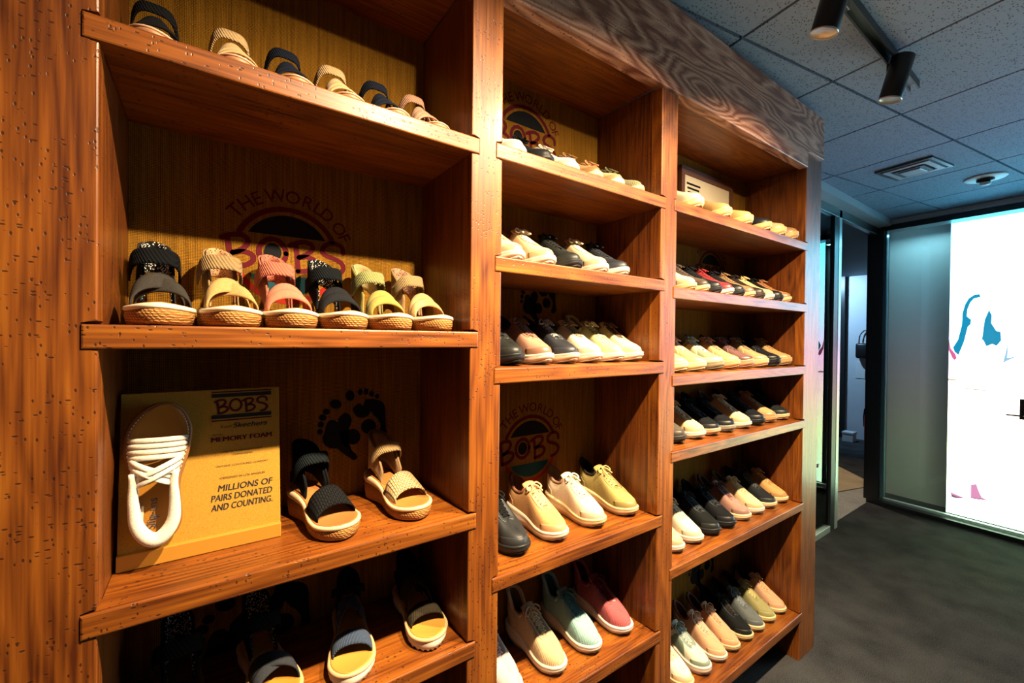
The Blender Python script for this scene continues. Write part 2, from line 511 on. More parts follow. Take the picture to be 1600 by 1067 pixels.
def curve_pts(pts, n=6):
    """Catmull-Rom through 2-D or 3-D points"""
    P = [Vector(p) for p in pts]
    out = []
    for i in range(len(P) - 1):
        p0 = P[i - 1] if i else P[0] * 2 - P[1]
        p1, p2 = P[i], P[i + 1]
        p3 = P[i + 2] if i + 2 < len(P) else P[-1] * 2 - P[-2]
        for k in range(n):
            t = k / n
            out.append(.5 * ((2 * p1) + (p2 - p0) * t + (2 * p0 - 5 * p1 + 4 * p2 - p3) * t * t + (3 * p1 - p0 - 3 * p2 + p3) * t**3))
    out.append(P[-1])
    return out
# ------------------------------------------------------------------ the room
CEIL = 2.716
th = radians(-9.15)
structure(box('floor', (-2.6, 9.2, -3.2, 4.2, -.06, 0.0), CARPET))

def ceiling():
    bm = bmesh.new()
    c, s = cos(th), sin(th)
    def P(u, v, z):
        return (u * c - v * s, u * s + v * c, z)
    u0, v0, T, g = 1.505, 1.0957, .6096, .0065
    for i in range(-7, 9):
        for j in range(-7, 4):
            a0, a1 = u0 + (i - 1) * T + g, u0 + i * T - g
            b0, b1 = v0 + (j - 1) * T + g, v0 + j * T - g
            q = [P(a0, b0, CEIL), P(a1, b0, CEIL), P(a1, b1, CEIL), P(a0, b1, CEIL)]
            if max(p[0] for p in q) > 6.6 or max(p[1] for p in q) > 2.6:
                continue
            lo = [bm.verts.new(p) for p in q]
            hi = [bm.verts.new((p[0], p[1], CEIL + .016)) for p in q]
            bm.faces.new(lo[::-1])
            for k in range(4):
                bm.faces.new((lo[k], lo[(k + 1) % 4], hi[(k + 1) % 4], hi[k]))
    nb = len(bm.faces)
    bm_box(bm, -2.6, 6.7, -3.2, 2.7, CEIL + .015, CEIL + .06)
    bmesh.ops.recalc_face_normals(bm, faces=bm.faces[:])
    bm.faces.ensure_lookup_table()
    for f in bm.faces[nb:]:
        f.material_index = 1
    me = bpy.data.meshes.new('ceiling'); bm.to_mesh(me); bm.free()
    o = link('ceiling', me, TILE)
    me.materials.append(BLACK)
    structure(o)
ceiling()
structure(box('wall_back', (-2.6, 3.36, 1.20, 1.30, 0, CEIL), CONCRETE))

# glazed partition with the doorway, in line with the shelving
structure(box('trim_bulkhead', (2.6, 5.30, 1.24, 1.40, 2.655, CEIL), plain('pale_bulkhead', (.42, .45, .47), .4)))
structure(box('trim_transom', (3.55, 5.25, 1.335, 1.375, 2.585, 2.655), FRAME, bev=.004))
dl = empty('door_1', (0, 0, 0)); structure(dl)
box('door_post', (4.16, 4.25, 1.338, 1.378, 0, 2.66), FRAME, dl, .004)
box('edge_strip', (4.25, 4.31, 1.335, 1.380, 0, 2.66), ALU, dl, .003)
wn = empty('window_1', (0, 0, 0)); structure(wn)
box('glass_pane', (3.40, 4.159, 1.354, 1.362, .05, 2.585), GLASS, wn)
box('bottom_rail', (3.40, 4.159, 1.335, 1.38, 0, .05), ALU, wn, .003)

# glazed wall on the right: local axes s (along the wall, towards the shop) and n (outwards)
WO = Vector((5.28, 1.35, 0)); WD = Vector((-.08, -1, 0)).normalized(); WN = Vector((1, -.08, 0)).normalized()
def wp(s, n, z):
    return WO + WD * s + WN * n + Vector((0, 0, z))
def wbox(name, s0, s1, n0, n1, z0, z1, m, parent=None, bev=0.0):
    bm = bmesh.new()
    bm_box(bm, s0, s1, n0, n1, z0, z1, bev=bev)
    for v in bm.verts:
        v.co = wp(*v.co)
    return link(name, bm_mesh(bm, name), m, parent)
gw = empty('window_2', (0, 0, 0)); structure(gw)
wbox('corner_post', -.045, .05, -.03, .06, 0, 2.66, FRAME, gw, .004)
wbox('edge_strip', .05, .075, -.01, .04, .07, 2.615, plain('teal_highlight_edge', (.10, .22, .26), .3, .5, .4), gw)  # aluminium strip, its cyan highlight put into the base colour
wbox('bottom_rail', .05, 3.3, -.035, .05, 0, .035, FRAME, gw, .004)
wbox('track_channel', .05, 3.3, .05, .09, 0, .055, ALU, gw, .003)
wbox('rear_rail', .05, 3.3, .09, .17, 0, .03, FRAME, gw, .003)
wbox('head_rail', -.045, 3.3, -.035, .12, 2.615, 2.665, FRAME, gw, .004)
wbox('glass_pane', .075, 3.3, .008, .018, .035, 2.615, GLASS, gw)
structure(wbox('trim_cove', -.05, 3.3, -.02, .5, 2.67, CEIL - .001, plain('pale_cove', (.62, .66, .68), .35)))
structure(wbox('trim_recess', -.06, 3.3, .17, .40, -.02, .02, FRAME))
structure(wbox('wall_right', -.10, 3.3, .38, .46, 0, CEIL, plain('grey_wall_panel', (.62, .60, .56), .5)))
jb = structure(wbox('trim_jamb', -.10, -.03, .06, .40, 0, 2.66, FRAME))

def screen():
    root = empty('video_wall', wp(.46, .2, .03)); 
    tag(root, 'tall bright advertising screen behind the glass wall showing a long-haired woman', 'screen')
    inv = Matrix.Translation(-root.location)
    s0, s1, z0, z1 = .46, 3.25, .03, 2.66
    m, nt, N, L, b = mat('screen_picture')
    b.inputs['Base Color'].default_value = (.01, .01, .01, 1); b.inputs['Roughness'].default_value = .3
    tc = N.new('ShaderNodeTexCoord'); sx = N.new('ShaderNodeSeparateXYZ'); L.new(tc.outputs['Object'], sx.inputs[0])
    dv = N.new('ShaderNodeMath'); dv.operation = 'DIVIDE'; dv.inputs[1].default_value = z1 - z0; L.new(sx.outputs['Z'], dv.inputs[0])
    rp = N.new('ShaderNodeValToRGB'); e = rp.color_ramp.elements
    e[0].position = 0; e[0].color = (.66, 1, .60, 1)
    e[1].position = 1; e[1].color = (.17, 1.15, 1.55, 1)
    for p, c in ((.22, (.85, 1.0, .45, 1)), (.36, (1.0, .72, .55, 1)), (.52, (1, .55, .75, 1)), (.66, (.62, .90, 1.1, 1))):
        x = e.new(p); x.color = c
    L.new(dv.outputs[0], rp.inputs['Fac']); L.new(rp.outputs['Color'], b.inputs['Emission Color'])
    b.inputs['Emission Strength'].default_value = SCREEN_POWER
    body = wbox('screen_housing', s0, s1, .205, .28, z0, z1, BLACK, root); body.data.transform(inv)
    face = wbox('picture_panel', s0 + .003, s1, .200, .205, z0 + .003, z1 - .003, m, root); face.data.transform(inv)
    POLY = {
     'hair': ('#12a5cf', .9, [[(0.561, 1.902), (0.581, 1.949), (0.614, 1.979), (0.647, 1.983), (0.654, 1.957), (0.614, 1.947), (0.591, 1.91), (0.575, 1.852), (0.573, 1.794), (0.599, 1.764), (0.597, 1.725), (0.58, 1.702), (0.558, 1.57), (0.525, 1.451), (0.499, 1.48), (0.489, 1.519), (0.52, 1.589), (0.542, 1.717), (0.545, 1.824)],
       [(0.705, 1.846), (0.721, 1.798), (0.719, 1.732), (0.748, 1.666), (0.774, 1.656), (0.777, 1.582), (0.752, 1.538), (0.727, 1.553), (0.692, 1.533), (0.672, 1.59), (0.662, 1.542), (0.671, 1.647), (0.68, 1.761)]]),
     'shoe': ('#ff9fc8', 1.0, [[(0.488, 0.223), (0.535, 0.208), (0.583, 0.198), (0.528, 0.182), (0.497, 0.186)], [(0.616, 0.322), (0.649, 0.341), (0.666, 0.279), (0.683, 0.237), (0.729, 0.214), (0.69, 0.216), (0.617, 0.209)]]),
     'shoe_sole': ('#123a44', .4, [[(0.496, 0.2), (0.535, 0.194), (0.581, 0.192), (0.522, 0.176), (0.494, 0.181)], [(0.617, 0.219), (0.67, 0.222), (0.71, 0.219), (0.677, 0.212), (0.617, 0.206)]]),
     'sleeve': ('#ff6fa0', 1.0, [[(0.4635, 1.588), (0.475, 1.509), (0.505, 1.46), (0.515, 1.421), (0.498, 1.405), (0.485, 1.425), (0.4635, 1.488)]]),
     'waistband': ('#ffe6c4', 1.0, [[(0.55, 1.162), (0.697, 1.163), (0.697, 1.152), (0.55, 1.153)], [(.4635, 1.239), (.514, 1.237), (.511, 1.221), (.4635, 1.221)]]),
     'cuff': ('#a8dcf4', 1.0, [[(0.818, 1.591), (0.803, 1.48), (0.789, 1.396), (0.814, 1.416), (0.868, 1.455), (0.813, 1.44)]]),
    }
    for nm, (c, pw, ps) in POLY.items():
        bm = bmesh.new()
        for p in ps:
            f = [bm.verts.new(wp(s, .1985, z)) for s, z in p]
            bk = [bm.verts.new(wp(s, .200, z)) for s, z in p]
            bm.faces.new(f)
            for i in range(len(p)):
                bm.faces.new((f[i], bk[i], bk[(i + 1) % len(p)], f[(i + 1) % len(p)]))
        me = bm_mesh(bm, nm); me.transform(inv)
        link('picture_' + nm, me, emission('screen_' + nm, c, pw), root)
screen()
hd = empty('door_handle', wp(.93, -.02, 1.0)); tag(hd, 'black lever handle on the glass in front of the bright screen', 'handle')
for nm, b_ in (('lever', (.855, .945, -.045, -.030, .988, 1.000)), ('back_plate', (.922, .950, -.028, .006, .965, 1.125))):
    o = wbox(nm, *b_, BLACK, hd, .002); o.data.transform(Matrix.Translation(-hd.location))

# corridor beyond the doorway
def floor_patch(name, pts, m, z):
    bm = bmesh.new()
    a = [bm.verts.new((x, y, 0)) for x, y in pts]; c = [bm.verts.new((x, y, z)) for x, y in pts]
    n = len(pts)
    bm.faces.new(c)
    for i in range(n):
        bm.faces.new((a[i], a[(i + 1) % n], c[(i + 1) % n], c[i]))
    structure(link(name, bm_mesh(bm, name), m))
floor_patch('floor_corridor', [(3.56, 1.385), (5.2, 1.385), (5.75, 1.53), (5.25, 1.66), (3.56, 1.75)], PALE_FLOOR, .003)
floor_patch('floor_inlay', [(5.28, 1.67), (5.78, 1.54), (6.02, 1.58), (6.46, 2.02), (6.1, 2.2), (4.9, 1.80)], BEIGE_FLOOR, .003)
structure(box('ceiling_corridor', (2.6, 9.1, 1.41, 4.1, 2.62, 2.70), plain('dark_corridor_ceiling', (.07, .14, .19), .7)))
structure(box('wall_corridor', (8.5, 8.6, 1.3, 2.56, 0, 2.62), plain('white_corridor_wall', (.72, .75, .80), .6)))
structure(box('trim_corridor', (8.42, 8.6, 2.56, 2.64, 0, 2.62), FRAME))
structure(box('wall_far', (8.9, 9.0, 2.64, 4.1, 0, 2.62), plain('brown_grey_wall', (.28, .24, .22), .6)))
rk = empty('stock_rack', (8.75, 2.80, 0)); tag(rk, 'dim shoe rack seen through the doorway at the end of the corridor', 'rack')
for z in (.45, .95, 1.45, 1.95):
    box('rack_shelf', (-.2, .14, -.14, .5, z, z + .03), plain('rack_board', (.30, .16, .08), .6), rk)
for y in (-.14, .46):
    box('upright', (-.2, .14, y, y + .04, 0, 2.2), FRAME, rk)
fe = empty('fire_extinguisher', (8.30, 2.165, 0)); tag(fe, 'red fire extinguisher standing by the white corridor wall', 'extinguisher')
bm = bmesh.new(); bm_lathe(bm, [(.0, 0), (.075, 0), (.08, .02), (.08, .40), (.065, .46), (.03, .49), (0, .49)], 20)
link('cylinder_body', bm_mesh(bm, 'cylinder_body', True), plain('red_enamel', (.55, .02, .02), .3), fe)
bm = bmesh.new(); bm_lathe(bm, [(0, .49), (.022, .49), (.022, .54), (.03, .55), (.03, .57), (0, .57)], 14); bm_tube(bm, [(0, .02, .55), (0, .08, .52), (0, .09, .40), (0, .085, .25)], .009)
link('valve_hose', bm_mesh(bm, 'valve_hose', True), BLACK, fe)
bg = empty('shoulder_bag', (8.47, 2.30, 1.30)); tag(bg, 'small black bag hanging on the white corridor wall', 'bag')
bm = bmesh.new(); bm_box(bm, -.10, .02, -.10, .10, 0, .24, .03); link('bag_body', bm_mesh(bm, 'bag_body', True), BLACK, bg)
bm = bmesh.new(); bm_tube(bm, curve_pts([(-.03, -.07, .22), (-.02, -.06, .36), (0, 0, .44), (-.02, .06, .36), (-.03, .07, .22)], 5), .009); link('bag_strap', bm_mesh(bm, 'bag_strap', True), BLACK, bg)
pn = box('notice_sheet', (8.492, 8.499, 2.30, 2.42, .98, 1.24), WHITE); tag(pn, 'white notice sheet on the corridor wall below the black bag', 'notice')
bx = empty('cardboard_box', (8.22, 2.41, 0)); tag(bx, 'small white box on the floor against the corridor wall', 'box')
box('box_body', (-.08, .08, -.07, .07, 0, .12), WHITE, bx, .004); box('lid', (-.085, .085, -.075, .075, .12, .15), WHITE, bx, .004)

# ceiling fittings
vt = empty('ceiling_vent', (3.815, .795, CEIL), (0, 0, th)); tag(vt, 'square slatted air vent set in the ceiling tiles', 'vent')
def ring_box(name, a, w, z0, z1, m, parent):
    bm = bmesh.new()
    for bx_ in ((-a, a, -a, -a + w), (-a, a, a - w, a), (-a, -a + w, -a + w, a - w), (a - w, a, -a + w, a - w)):
        bm_box(bm, *bx_, z0, z1)
    return link(name, bm_mesh(bm, name), m, parent)
ring_box('vent_frame', .150, .020, -.012, .0, plain('dark_vent_frame', (.05, .055, .06), .4), vt)
ring_box('vent_louvre', .120, .030, -.018, -.004, plain('grey_vent_louvre', (.42, .46, .50), .4), vt)
ring_box('vent_louvre', .080, .022, -.024, -.008, plain('dark_vent_frame', (.05, .055, .06), .4), vt)
box('vent_plate', (-.055, .055, -.055, .055, -.030, -.012), plain('grey_vent_louvre', (.42, .46, .50), .4), vt, .004)
box('vent_throat', (-.128, .128, -.128, .128, -.003, .010), BLACK, vt)
sd = empty('smoke_detector', (4.417, .543, CEIL)); tag(sd, 'round white detector with a black dome on the ceiling beyond the vent', 'detector')
bm = bmesh.new(); bm_lathe(bm, [(0, 0), (.105, 0), (.108, -.004), (.10, -.010), (.05, -.012), (0, -.012)], 36); link('mounting_ring', bm_mesh(bm, 'mounting_ring', True), WHITE, sd)
bm = bmesh.new(); bm_lathe(bm, [(0, -.011), (.045, -.011), (.045, -.025), (.030, -.033), (0, -.036)], 28); link('dome', bm_mesh(bm, 'dome', True), BLACK, sd)
bm = bmesh.new(); bm_lathe(bm, [(0, -.036), (.026, -.036), (.030, -.040), (.022, -.052), (0, -.055)], 24); link('sensor_cap', bm_mesh(bm, 'sensor_cap', True), WHITE, sd)

def track(x0, x1, y, label):
    bm = bmesh.new()
    bm_box(bm, x0, x1, y - .018, y + .018, CEIL - .006, CEIL)
    bm_box(bm, x0, x1, y - .018, y - .012, CEIL - .034, CEIL - .006)
    bm_box(bm, x0, x1, y + .012, y + .018, CEIL - .034, CEIL - .006)
    o = link('lighting_track', bm_mesh(bm, 'lighting_track'), BLACK)
    tag(o, label, 'track', 'lighting tracks on the ceiling')
    return o
def track_head(mx, y, face, up_dir, label, lit):
    """adapter in the track, a short stem and a tube whose open end is at face; up_dir points from the mouth to the closed end"""
    root = empty('track_spotlight', (mx, y, CEIL - .006))
    tag(root, label, 'spotlight', 'track spotlights')
    base = root.location.copy()
    face = Vector(face); ax = Vector(up_dir).normalized(); LEN, R = (.165 if lit < 1 else .115), .0375
    rotm = Vector((0, 0, 1)).rotation_difference(ax).to_matrix().to_4x4()
    T = Matrix.Translation(face - base) @ rotm
    bm = bmesh.new(); bm_lathe(bm, [(R - .004, .012), (R - .001, 0), (R, .002), (R, LEN - .004), (R - .004, LEN), (0, LEN)], 32, T); 
    link('lamp_tube', bm_mesh(bm, 'lamp_tube', True), BLACK, root)
    bm = bmesh.new(); bm_lathe(bm, [(0, .026), (R - .006, .026), (R - .006, .030), (0, .030)], 28, T)
    link('lens', bm_mesh(bm, 'lens'), emission('warm_lens', (1.0, .70, .40), lit), root)
    bm = bmesh.new(); bm_lathe(bm, [(R - .0045, .004), (R + .0008, -.0015), (R + .0012, .003), (R - .001, .006)], 32, T)
    link('rim_ring', bm_mesh(bm, 'rim_ring', True), ALU, root)
    top = (face + ax * (LEN - .02)) - base
    bm = bmesh.new(); bm_box(bm, -.055, .055, -.016, .016, -.062, -.030, .003); bm_tube(bm, [(0, 0, -.055), tuple(Vector((0, 0, -.06)) * .5 + top * .5), tuple(top)], .013, 10)
    link('adapter', bm_mesh(bm, 'adapter'), BLACK, root)
    return root
track(.95, 2.56, .535, 'black lighting track with open end on the ceiling above the header beam')
track_head(1.66, .535, (1.561, .54, 2.519), (0, -.058, .20), 'black tube spotlight on the track, the one farther from the open track end', .06)
track_head(2.28, .535, (2.231, .54, 2.531), (.004, -.05, .20), 'black tube spotlight near the open end of the track', .03)
track(-.2, 1.75, .165, 'black lighting track parallel to the shelves, above the aisle')
for k, (hp, aim) in enumerate(HIDDEN_HEADS):
    d = (Vector(hp) - Vector(aim)).normalized()
    track_head(hp[0], .165, Vector(hp) - d * .0 , d, ['black tube spotlight aimed at the sandal shelves', 'black tube spotlight aimed at the middle bay', 'black tube spotlight aimed at the sneaker shelves of the wide bay'][k], 2.0)

# ------------------------------------------------------------------ the shelving
YF, YB = .875, 1.166
SHELVES = {
 'A': (-.1529, .5201, [(1.9906, 2.0277), (1.5354, 1.5722), (1.1058, 1.1420), (.7995, .8355), (.40, .437)]),
 'B': (.5663, 1.2419, [(1.9947, 2.0324), (1.7208, 1.7570), (1.4461, 1.4842), (.9342, .9692), (.5443, .5811), (.19, .229)]),
 'C': (1.2882, 2.3735, [(1.9981, 2.0363), (1.7003, 1.7391), (1.3998, 1.4374), (1.1374, 1.1743), (.7355, .7701), (.1896, .2293)]),
}
BAYS = {'A': (-.1345, .4996), 'B': (.5854, 1.2176), 'C': (1.3054, 2.3519)}
TOPZ = {k: [t for b, t in v[2]] for k, v in SHELVES.items()}
unit = empty('display_shelving', (-.3, 1.0, 0))
tag(unit, 'long distressed orange-varnished wooden display shelving with three bays of shoes', 'shelving')
UOFF = Matrix.Translation(-unit.location)
def upart(name, me, m, parent=None):
    me.transform(UOFF)
    return link(name, me, m, parent or unit)

def post(x0, x1, ztop, left, right):
    """outline with a notch for every shelf end"""
    G = .005
    L_ = [(x0, 0.0)]
    pts_r, pts_l = [], []
    if right:
        xn, zs = right
        for b, t in sorted(zs):
            pts_r += [(x1, b - .001), (xn - .003, b - .001), (xn - .003, t + G), (x1, t + G)]
    if left:
        xn, zs = left
        for b, t in sorted(zs, reverse=True):
            pts_l += [(x0, t + G), (xn + .003, t + G), (xn + .003, b - .001), (x0, b - .001)]
    out = [(x0, 0.0), (x1, 0.0)] + pts_r + [(x1, ztop), (x0, ztop)] + pts_l
    bm = bmesh.new()
    bm_prism(bm, out, YF, YF + .040, bev=.0028)
    me = bm_mesh(bm, 'post')
    # run the grain differently in every post
    upart('post', me, W_POST)
post(-.3185, -.1345, 2.395, None, (SHELVES['A'][0], SHELVES['A'][2]))
post(.4996, .5854, 2.395, (SHELVES['A'][1], SHELVES['A'][2]), (SHELVES['B'][0], SHELVES['B'][2]))
post(1.2176, 1.3054, 2.395, (SHELVES['B'][1], SHELVES['B'][2]), (SHELVES['C'][0], SHELVES['C'][2]))
post(2.3519, 2.5300, 2.478, (SHELVES['C'][1], SHELVES['C'][2]), None)
for k, (x0, x1, zs) in SHELVES.items():
    bx0, bx1 = BAYS[k]
    for b, t in zs:
        # board with ears that run into the post notches
        bm = bmesh.new()
        y0, y1, y2 = YF - .003, YF + .040, YB - .001
        o = [(x0, y0), (x1, y0), (x1, y1), (bx1, y1), (bx1, y2), (bx0, y2), (bx0, y1), (x0, y1)]
        lo = [bm.verts.new((x, y, b)) for x, y in o]; hi = [bm.verts.new((x, y, t)) for x, y in o]
        bm.faces.new(lo); bm.faces.new(hi)
        for i in range(8):
            bm.faces.new((lo[i], lo[(i + 1) % 8], hi[(i + 1) % 8], hi[i]))
        bmesh.ops.bevel(bm, geom=[e for e in bm.edges if abs(e.verts[0].co.y - y0) < 1e-5 and abs(e.verts[1].co.y - y0) < 1e-5], offset=.003, segments=2, affect='EDGES', profile=.5)
        upart('shelf', bm_mesh(bm, 'shelf'), W_SHELF)
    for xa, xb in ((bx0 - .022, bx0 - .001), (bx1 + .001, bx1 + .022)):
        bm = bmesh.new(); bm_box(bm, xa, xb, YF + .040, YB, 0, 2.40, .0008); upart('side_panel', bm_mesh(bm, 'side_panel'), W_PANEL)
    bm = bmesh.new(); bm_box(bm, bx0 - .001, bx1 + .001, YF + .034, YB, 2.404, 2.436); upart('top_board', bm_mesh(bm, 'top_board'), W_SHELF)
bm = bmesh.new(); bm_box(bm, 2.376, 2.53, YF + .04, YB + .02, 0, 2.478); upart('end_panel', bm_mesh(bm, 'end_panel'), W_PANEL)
bm = bmesh.new()
bm_prism(bm, [(-.3185, 2.391), (2.336, 2.391), (2.336, 2.472), (2.526, 2.472), (2.526, 2.674), (-.3185, 2.674)], YF - .012, YF + .026, bev=.003)
upart('header_beam', bm_mesh(bm, 'header_beam'), W_HEAD)

# burlap backs with their prints
BACK = {}
for k in 'ABC':
    bx0, bx1 = BAYS[k]
    bm = bmesh.new(); bm_box(bm, bx0 - .02, bx1 + .02, YB, YB + .012, 0, 2.42)
    BACK[k] = upart('burlap_back', bm_mesh(bm, 'burlap_back'), BURLAP)

YP = YB - .0006
def flat_poly(bm, pts, y=YP):
    f = [bm.verts.new((x, y, z)) for x, z in pts]; b = [bm.verts.new((x, YB, z)) for x, z in pts]
    n = len(pts)
    bm.faces.new(f)
    for i in range(n):
        bm.faces.new((f[i], b[i], b[(i + 1) % n], f[(i + 1) % n]))
def ellipse(cx, cz, a, b, rot=0.0, n=28):
    return [(cx + a * cos(t) * cos(rot) - b * sin(t) * sin(rot), cz + a * cos(t) * sin(rot) + b * sin(t) * cos(rot)) for t in [2 * pi * i / n for i in range(n)]]
def stroke(bm, pts, w, y=YP, smooth=6):
    """brush stroke with round ends"""
    P = curve_pts([(p[0], p[1], 0) for p in pts], smooth) if smooth > 1 else [Vector((p[0], p[1], 0)) for p in pts]
    Lp, Rp = [], []
    for i, p in enumerate(P):
        t = (P[min(i + 1, len(P) - 1)] - P[max(i - 1, 0)]).normalized(); n = Vector((-t.y, t.x, 0)) * w / 2
        Lp.append(p + n); Rp.append(p - n)
    for i in range(len(P) - 1):
        bm.faces.new([bm.verts.new((q.x, y, q.y)) for q in (Lp[i], Lp[i + 1], Rp[i + 1], Rp[i])])
    for p in (P[0], P[-1]):
        bm.faces.new([bm.verts.new((x, y - .00003, z)) for x, z in ellipse(p.x, p.y, w / 2, w / 2, 0, 16)])
def arc_band(bm, cx, cz, r0, r1, a0, a1, y=YP, n=48):
    A = [a0 + (a1 - a0) * i / n for i in range(n + 1)]
    for p, q in zip(A, A[1:]):
        bm.faces.new([bm.verts.new((cx + r * cos(t), y, cz + r * sin(t))) for r, t in ((r0, p), (r1, p), (r1, q), (r0, q))])

def text_geo(body, size, bold=0.0, shear=0.0):
    cu = bpy.data.curves.new('t', 'FONT')
    cu.body = body; cu.size = size; cu.offset = bold; cu.shear = shear
    cu.align_x = 'CENTER'; cu.resolution_u = 4
    ob = bpy.data.objects.new('t', cu); COL.objects.link(ob)
    bpy.context.view_layer.update()
    me = bpy.data.meshes.new_from_object(ob.evaluated_get(bpy.context.evaluated_depsgraph_get()))
    V = [v.co.copy() for v in me.vertices]; F = [tuple(p.vertices) for p in me.polygons]
    bpy.data.objects.remove(ob, do_unlink=True); bpy.data.curves.remove(cu); bpy.data.meshes.remove(me)
    return V, F
def add_text(bm, geo, f):
    V, F = geo
    vs = [bm.verts.new(f(v)) for v in V]
    for p in F:
        try: bm.faces.new([vs[i] for i in p])
        except ValueError: pass

BOBS = [
 [(-.1345, .0267), (-.1255, .0319), (-.1091, .0369), (-.0924, .0361), (-.0838, .0252), (-.0904, .0099), (-.1034, -.0006), (-.1135, -.0052)],
 [(-.1246, .0303), (-.1218, .0111), (-.1189, -.0102), (-.117, -.035)],
 [(-.1135, -.0052), (-.0941, -.0006), (-.077, -.0051), (-.0731, -.0169), (-.0826, -.028), (-.0995, -.0353), (-.117, -.0372)],
 [(.0028, .0257), (.0154, .0325), (.0325, .0379), (.05, .0344), (.0534, .0228), (.0414, .0094), (.0231, -.0011)],
 [(.0154, .032), (.0177, .0112), (.02, -.0097), (.0212, -.0343)],
 [(.0231, -.0011), (.0415, .0022), (.0591, -.0041), (.0626, -.017), (.0461, -.0307), (.0212, -.0355)],
 [(.127, .0211), (.1233, .0368), (.1067, .044), (.0882, .0395), (.0769, .0271), (.0815, .0131), (.1023, .0057), (.1212, -.0032), (.128, -.0175), (.1167, -.0335), (.0957, -.0392)],
]
def bobs_strokes(bm, f, w):
    for s in BOBS:
        stroke(bm, [f(p) for p in s], w)
    e = [f(p) for p in ellipse(-.0337, .0047, .0285, .032)]
    stroke(bm, e + [e[0]], w, smooth=1)

def print_obj(name, bm, m, bay):
    me = bpy.data.meshes.new(name); bmesh.ops.recalc_face_normals(bm, faces=bm.faces[:]); bm.to_mesh(me); bm.free()
    me.transform(UOFF)
    return link(name, me, m, BACK[bay])

LETTERS = [(c, text_geo(c, .043, .0002)) for c in 'THE WORLD OF' if c != ' ']
def round_logo(cx, cz, bay):
    bm = bmesh.new()
    arc_band(bm, cx, cz, .105, .117, radians(22.5), radians(157.5))
    bobs_strokes(bm, lambda p: (cx + p[0], cz + p[1]), .0115)
    angs = [138, 126, 115, 97, 83.5, 70.5, 59.5, 50, 34.5, 24.5]
    angs = [140, 128.5, 118, 101.5, 86.5, 73, 62.5, 52.5, 35.5, 25.5]
    for (c, g), a in zip(LETTERS, angs):
        t = radians(a); r = .1285
        u = Vector((sin(t), -cos(t))); v = Vector((cos(t), sin(t)))
        add_text(bm, g, lambda q, u=u, v=v, v0=v * r: (cx + v0.x + u.x * q.x + v.x * q.y, YP, cz + v0.y + u.y * q.x + v.y * q.y))
    print_obj('printed_emblem', bm, INK_RED, bay)
    bm = bmesh.new()
    a0 = math.asin(.047 / .096)
    flat_poly(bm, [(cx + .096 * cos(a0 + (pi - 2 * a0) * i / 40), cz + .096 * sin(a0 + (pi - 2 * a0) * i / 40)) for i in range(41)])
    flat_poly(bm, ellipse(cx - .0337, cz + .0047, .0185, .0215))
    print_obj('printed_dome', bm, INK_DARK, bay)
    bm = bmesh.new()
    a0 = math.asin(.050 / .096)
    flat_poly(bm, [(cx + .096 * cos(-a0 - (pi - 2 * a0) * i / 40), cz + .096 * sin(-a0 - (pi - 2 * a0) * i / 40)) for i in range(41)])
    print_obj('printed_bowl', bm, INK_TEAL, bay)
    bm = bmesh.new(); arc_band(bm, cx, cz, .105, .117, radians(-157), radians(-23)); print_obj('printed_lower_arc', bm, INK_BRIGHT, bay)
round_logo(.157, 1.752, 'A')
round_logo(.875, 2.228, 'B')
round_logo(.908, 1.178, 'B')
round_logo(2.03, 1.885, 'C')

FOOT_TOES = [(435, 185, 46, 62, -8), (545, 150, 26, 38, 5), (608, 150, 26, 40, 0), (670, 180, 29, 33, -10), (733, 212, 26, 29, -20)]
FOOT_SOLE = [(600, 240), (690, 245), (770, 270), (815, 320), (828, 400), (825, 480), (838, 600), (845, 680), (800, 730), (740, 700), (790, 600), (775, 540), (740, 480), (700, 440), (660, 385), (640, 430), (580, 452), (520, 440), (480, 390), (468, 335), (500, 300), (545, 282), (580, 330), (590, 280)]
FOOT2_TOES = [(287, 270, 62, 50, 25), (192, 347, 37, 32, 15), (157, 407, 40, 34, 20), (139, 482, 31, 35, 0), (131, 560, 28, 31, 0)]
FOOT2_SOLE = [(380, 375), (430, 400), (455, 460), (440, 530), (390, 580), (330, 590), (340, 650), (360, 730), (420, 790), (480, 840), (520, 900), (480, 930), (430, 890), (360, 830), (300, 770), (230, 755), (170, 700), (156, 630), (180, 570), (190, 510), (215, 455), (270, 445), (310, 480), (318, 430)]
HEELS = [(470, 660, 78, 92, -20), (640, 560, 85, 84, 30)]
def feet(x0, z0, k, bay):
    f = lambda cx, cy: (x0 + cx * .00024 * k, z0 - cy * .000231 * k)
    bm = bmesh.new()
    for cx, cy, a, b, r in FOOT_TOES + FOOT2_TOES + HEELS:
        c = f(cx, cy); flat_poly(bm, ellipse(c[0], c[1], a * .00024 * k, b * .000231 * k, radians(-r)))
    for s in (FOOT_SOLE, FOOT2_SOLE):
        P = curve_pts([(*f(*p), 0) for p in s + [s[0]]], 3)[:-1]
        flat_poly(bm, [(p.x, p.y) for p in P], YP - .0001)
    bmesh.ops.triangulate(bm, faces=[q for q in bm.faces if len(q.verts) > 4])
    print_obj('printed_footprints', bm, INK_DARK, bay)
feet(.1998, 1.445, 1.0, 'A')
feet(-.06, 1.03, 1.35, 'A')
feet(.835, 1.80, .9, 'B')
feet(1.84, .60, 1.25, 'C')
feet(1.65, 1.29, 1.0, 'C')

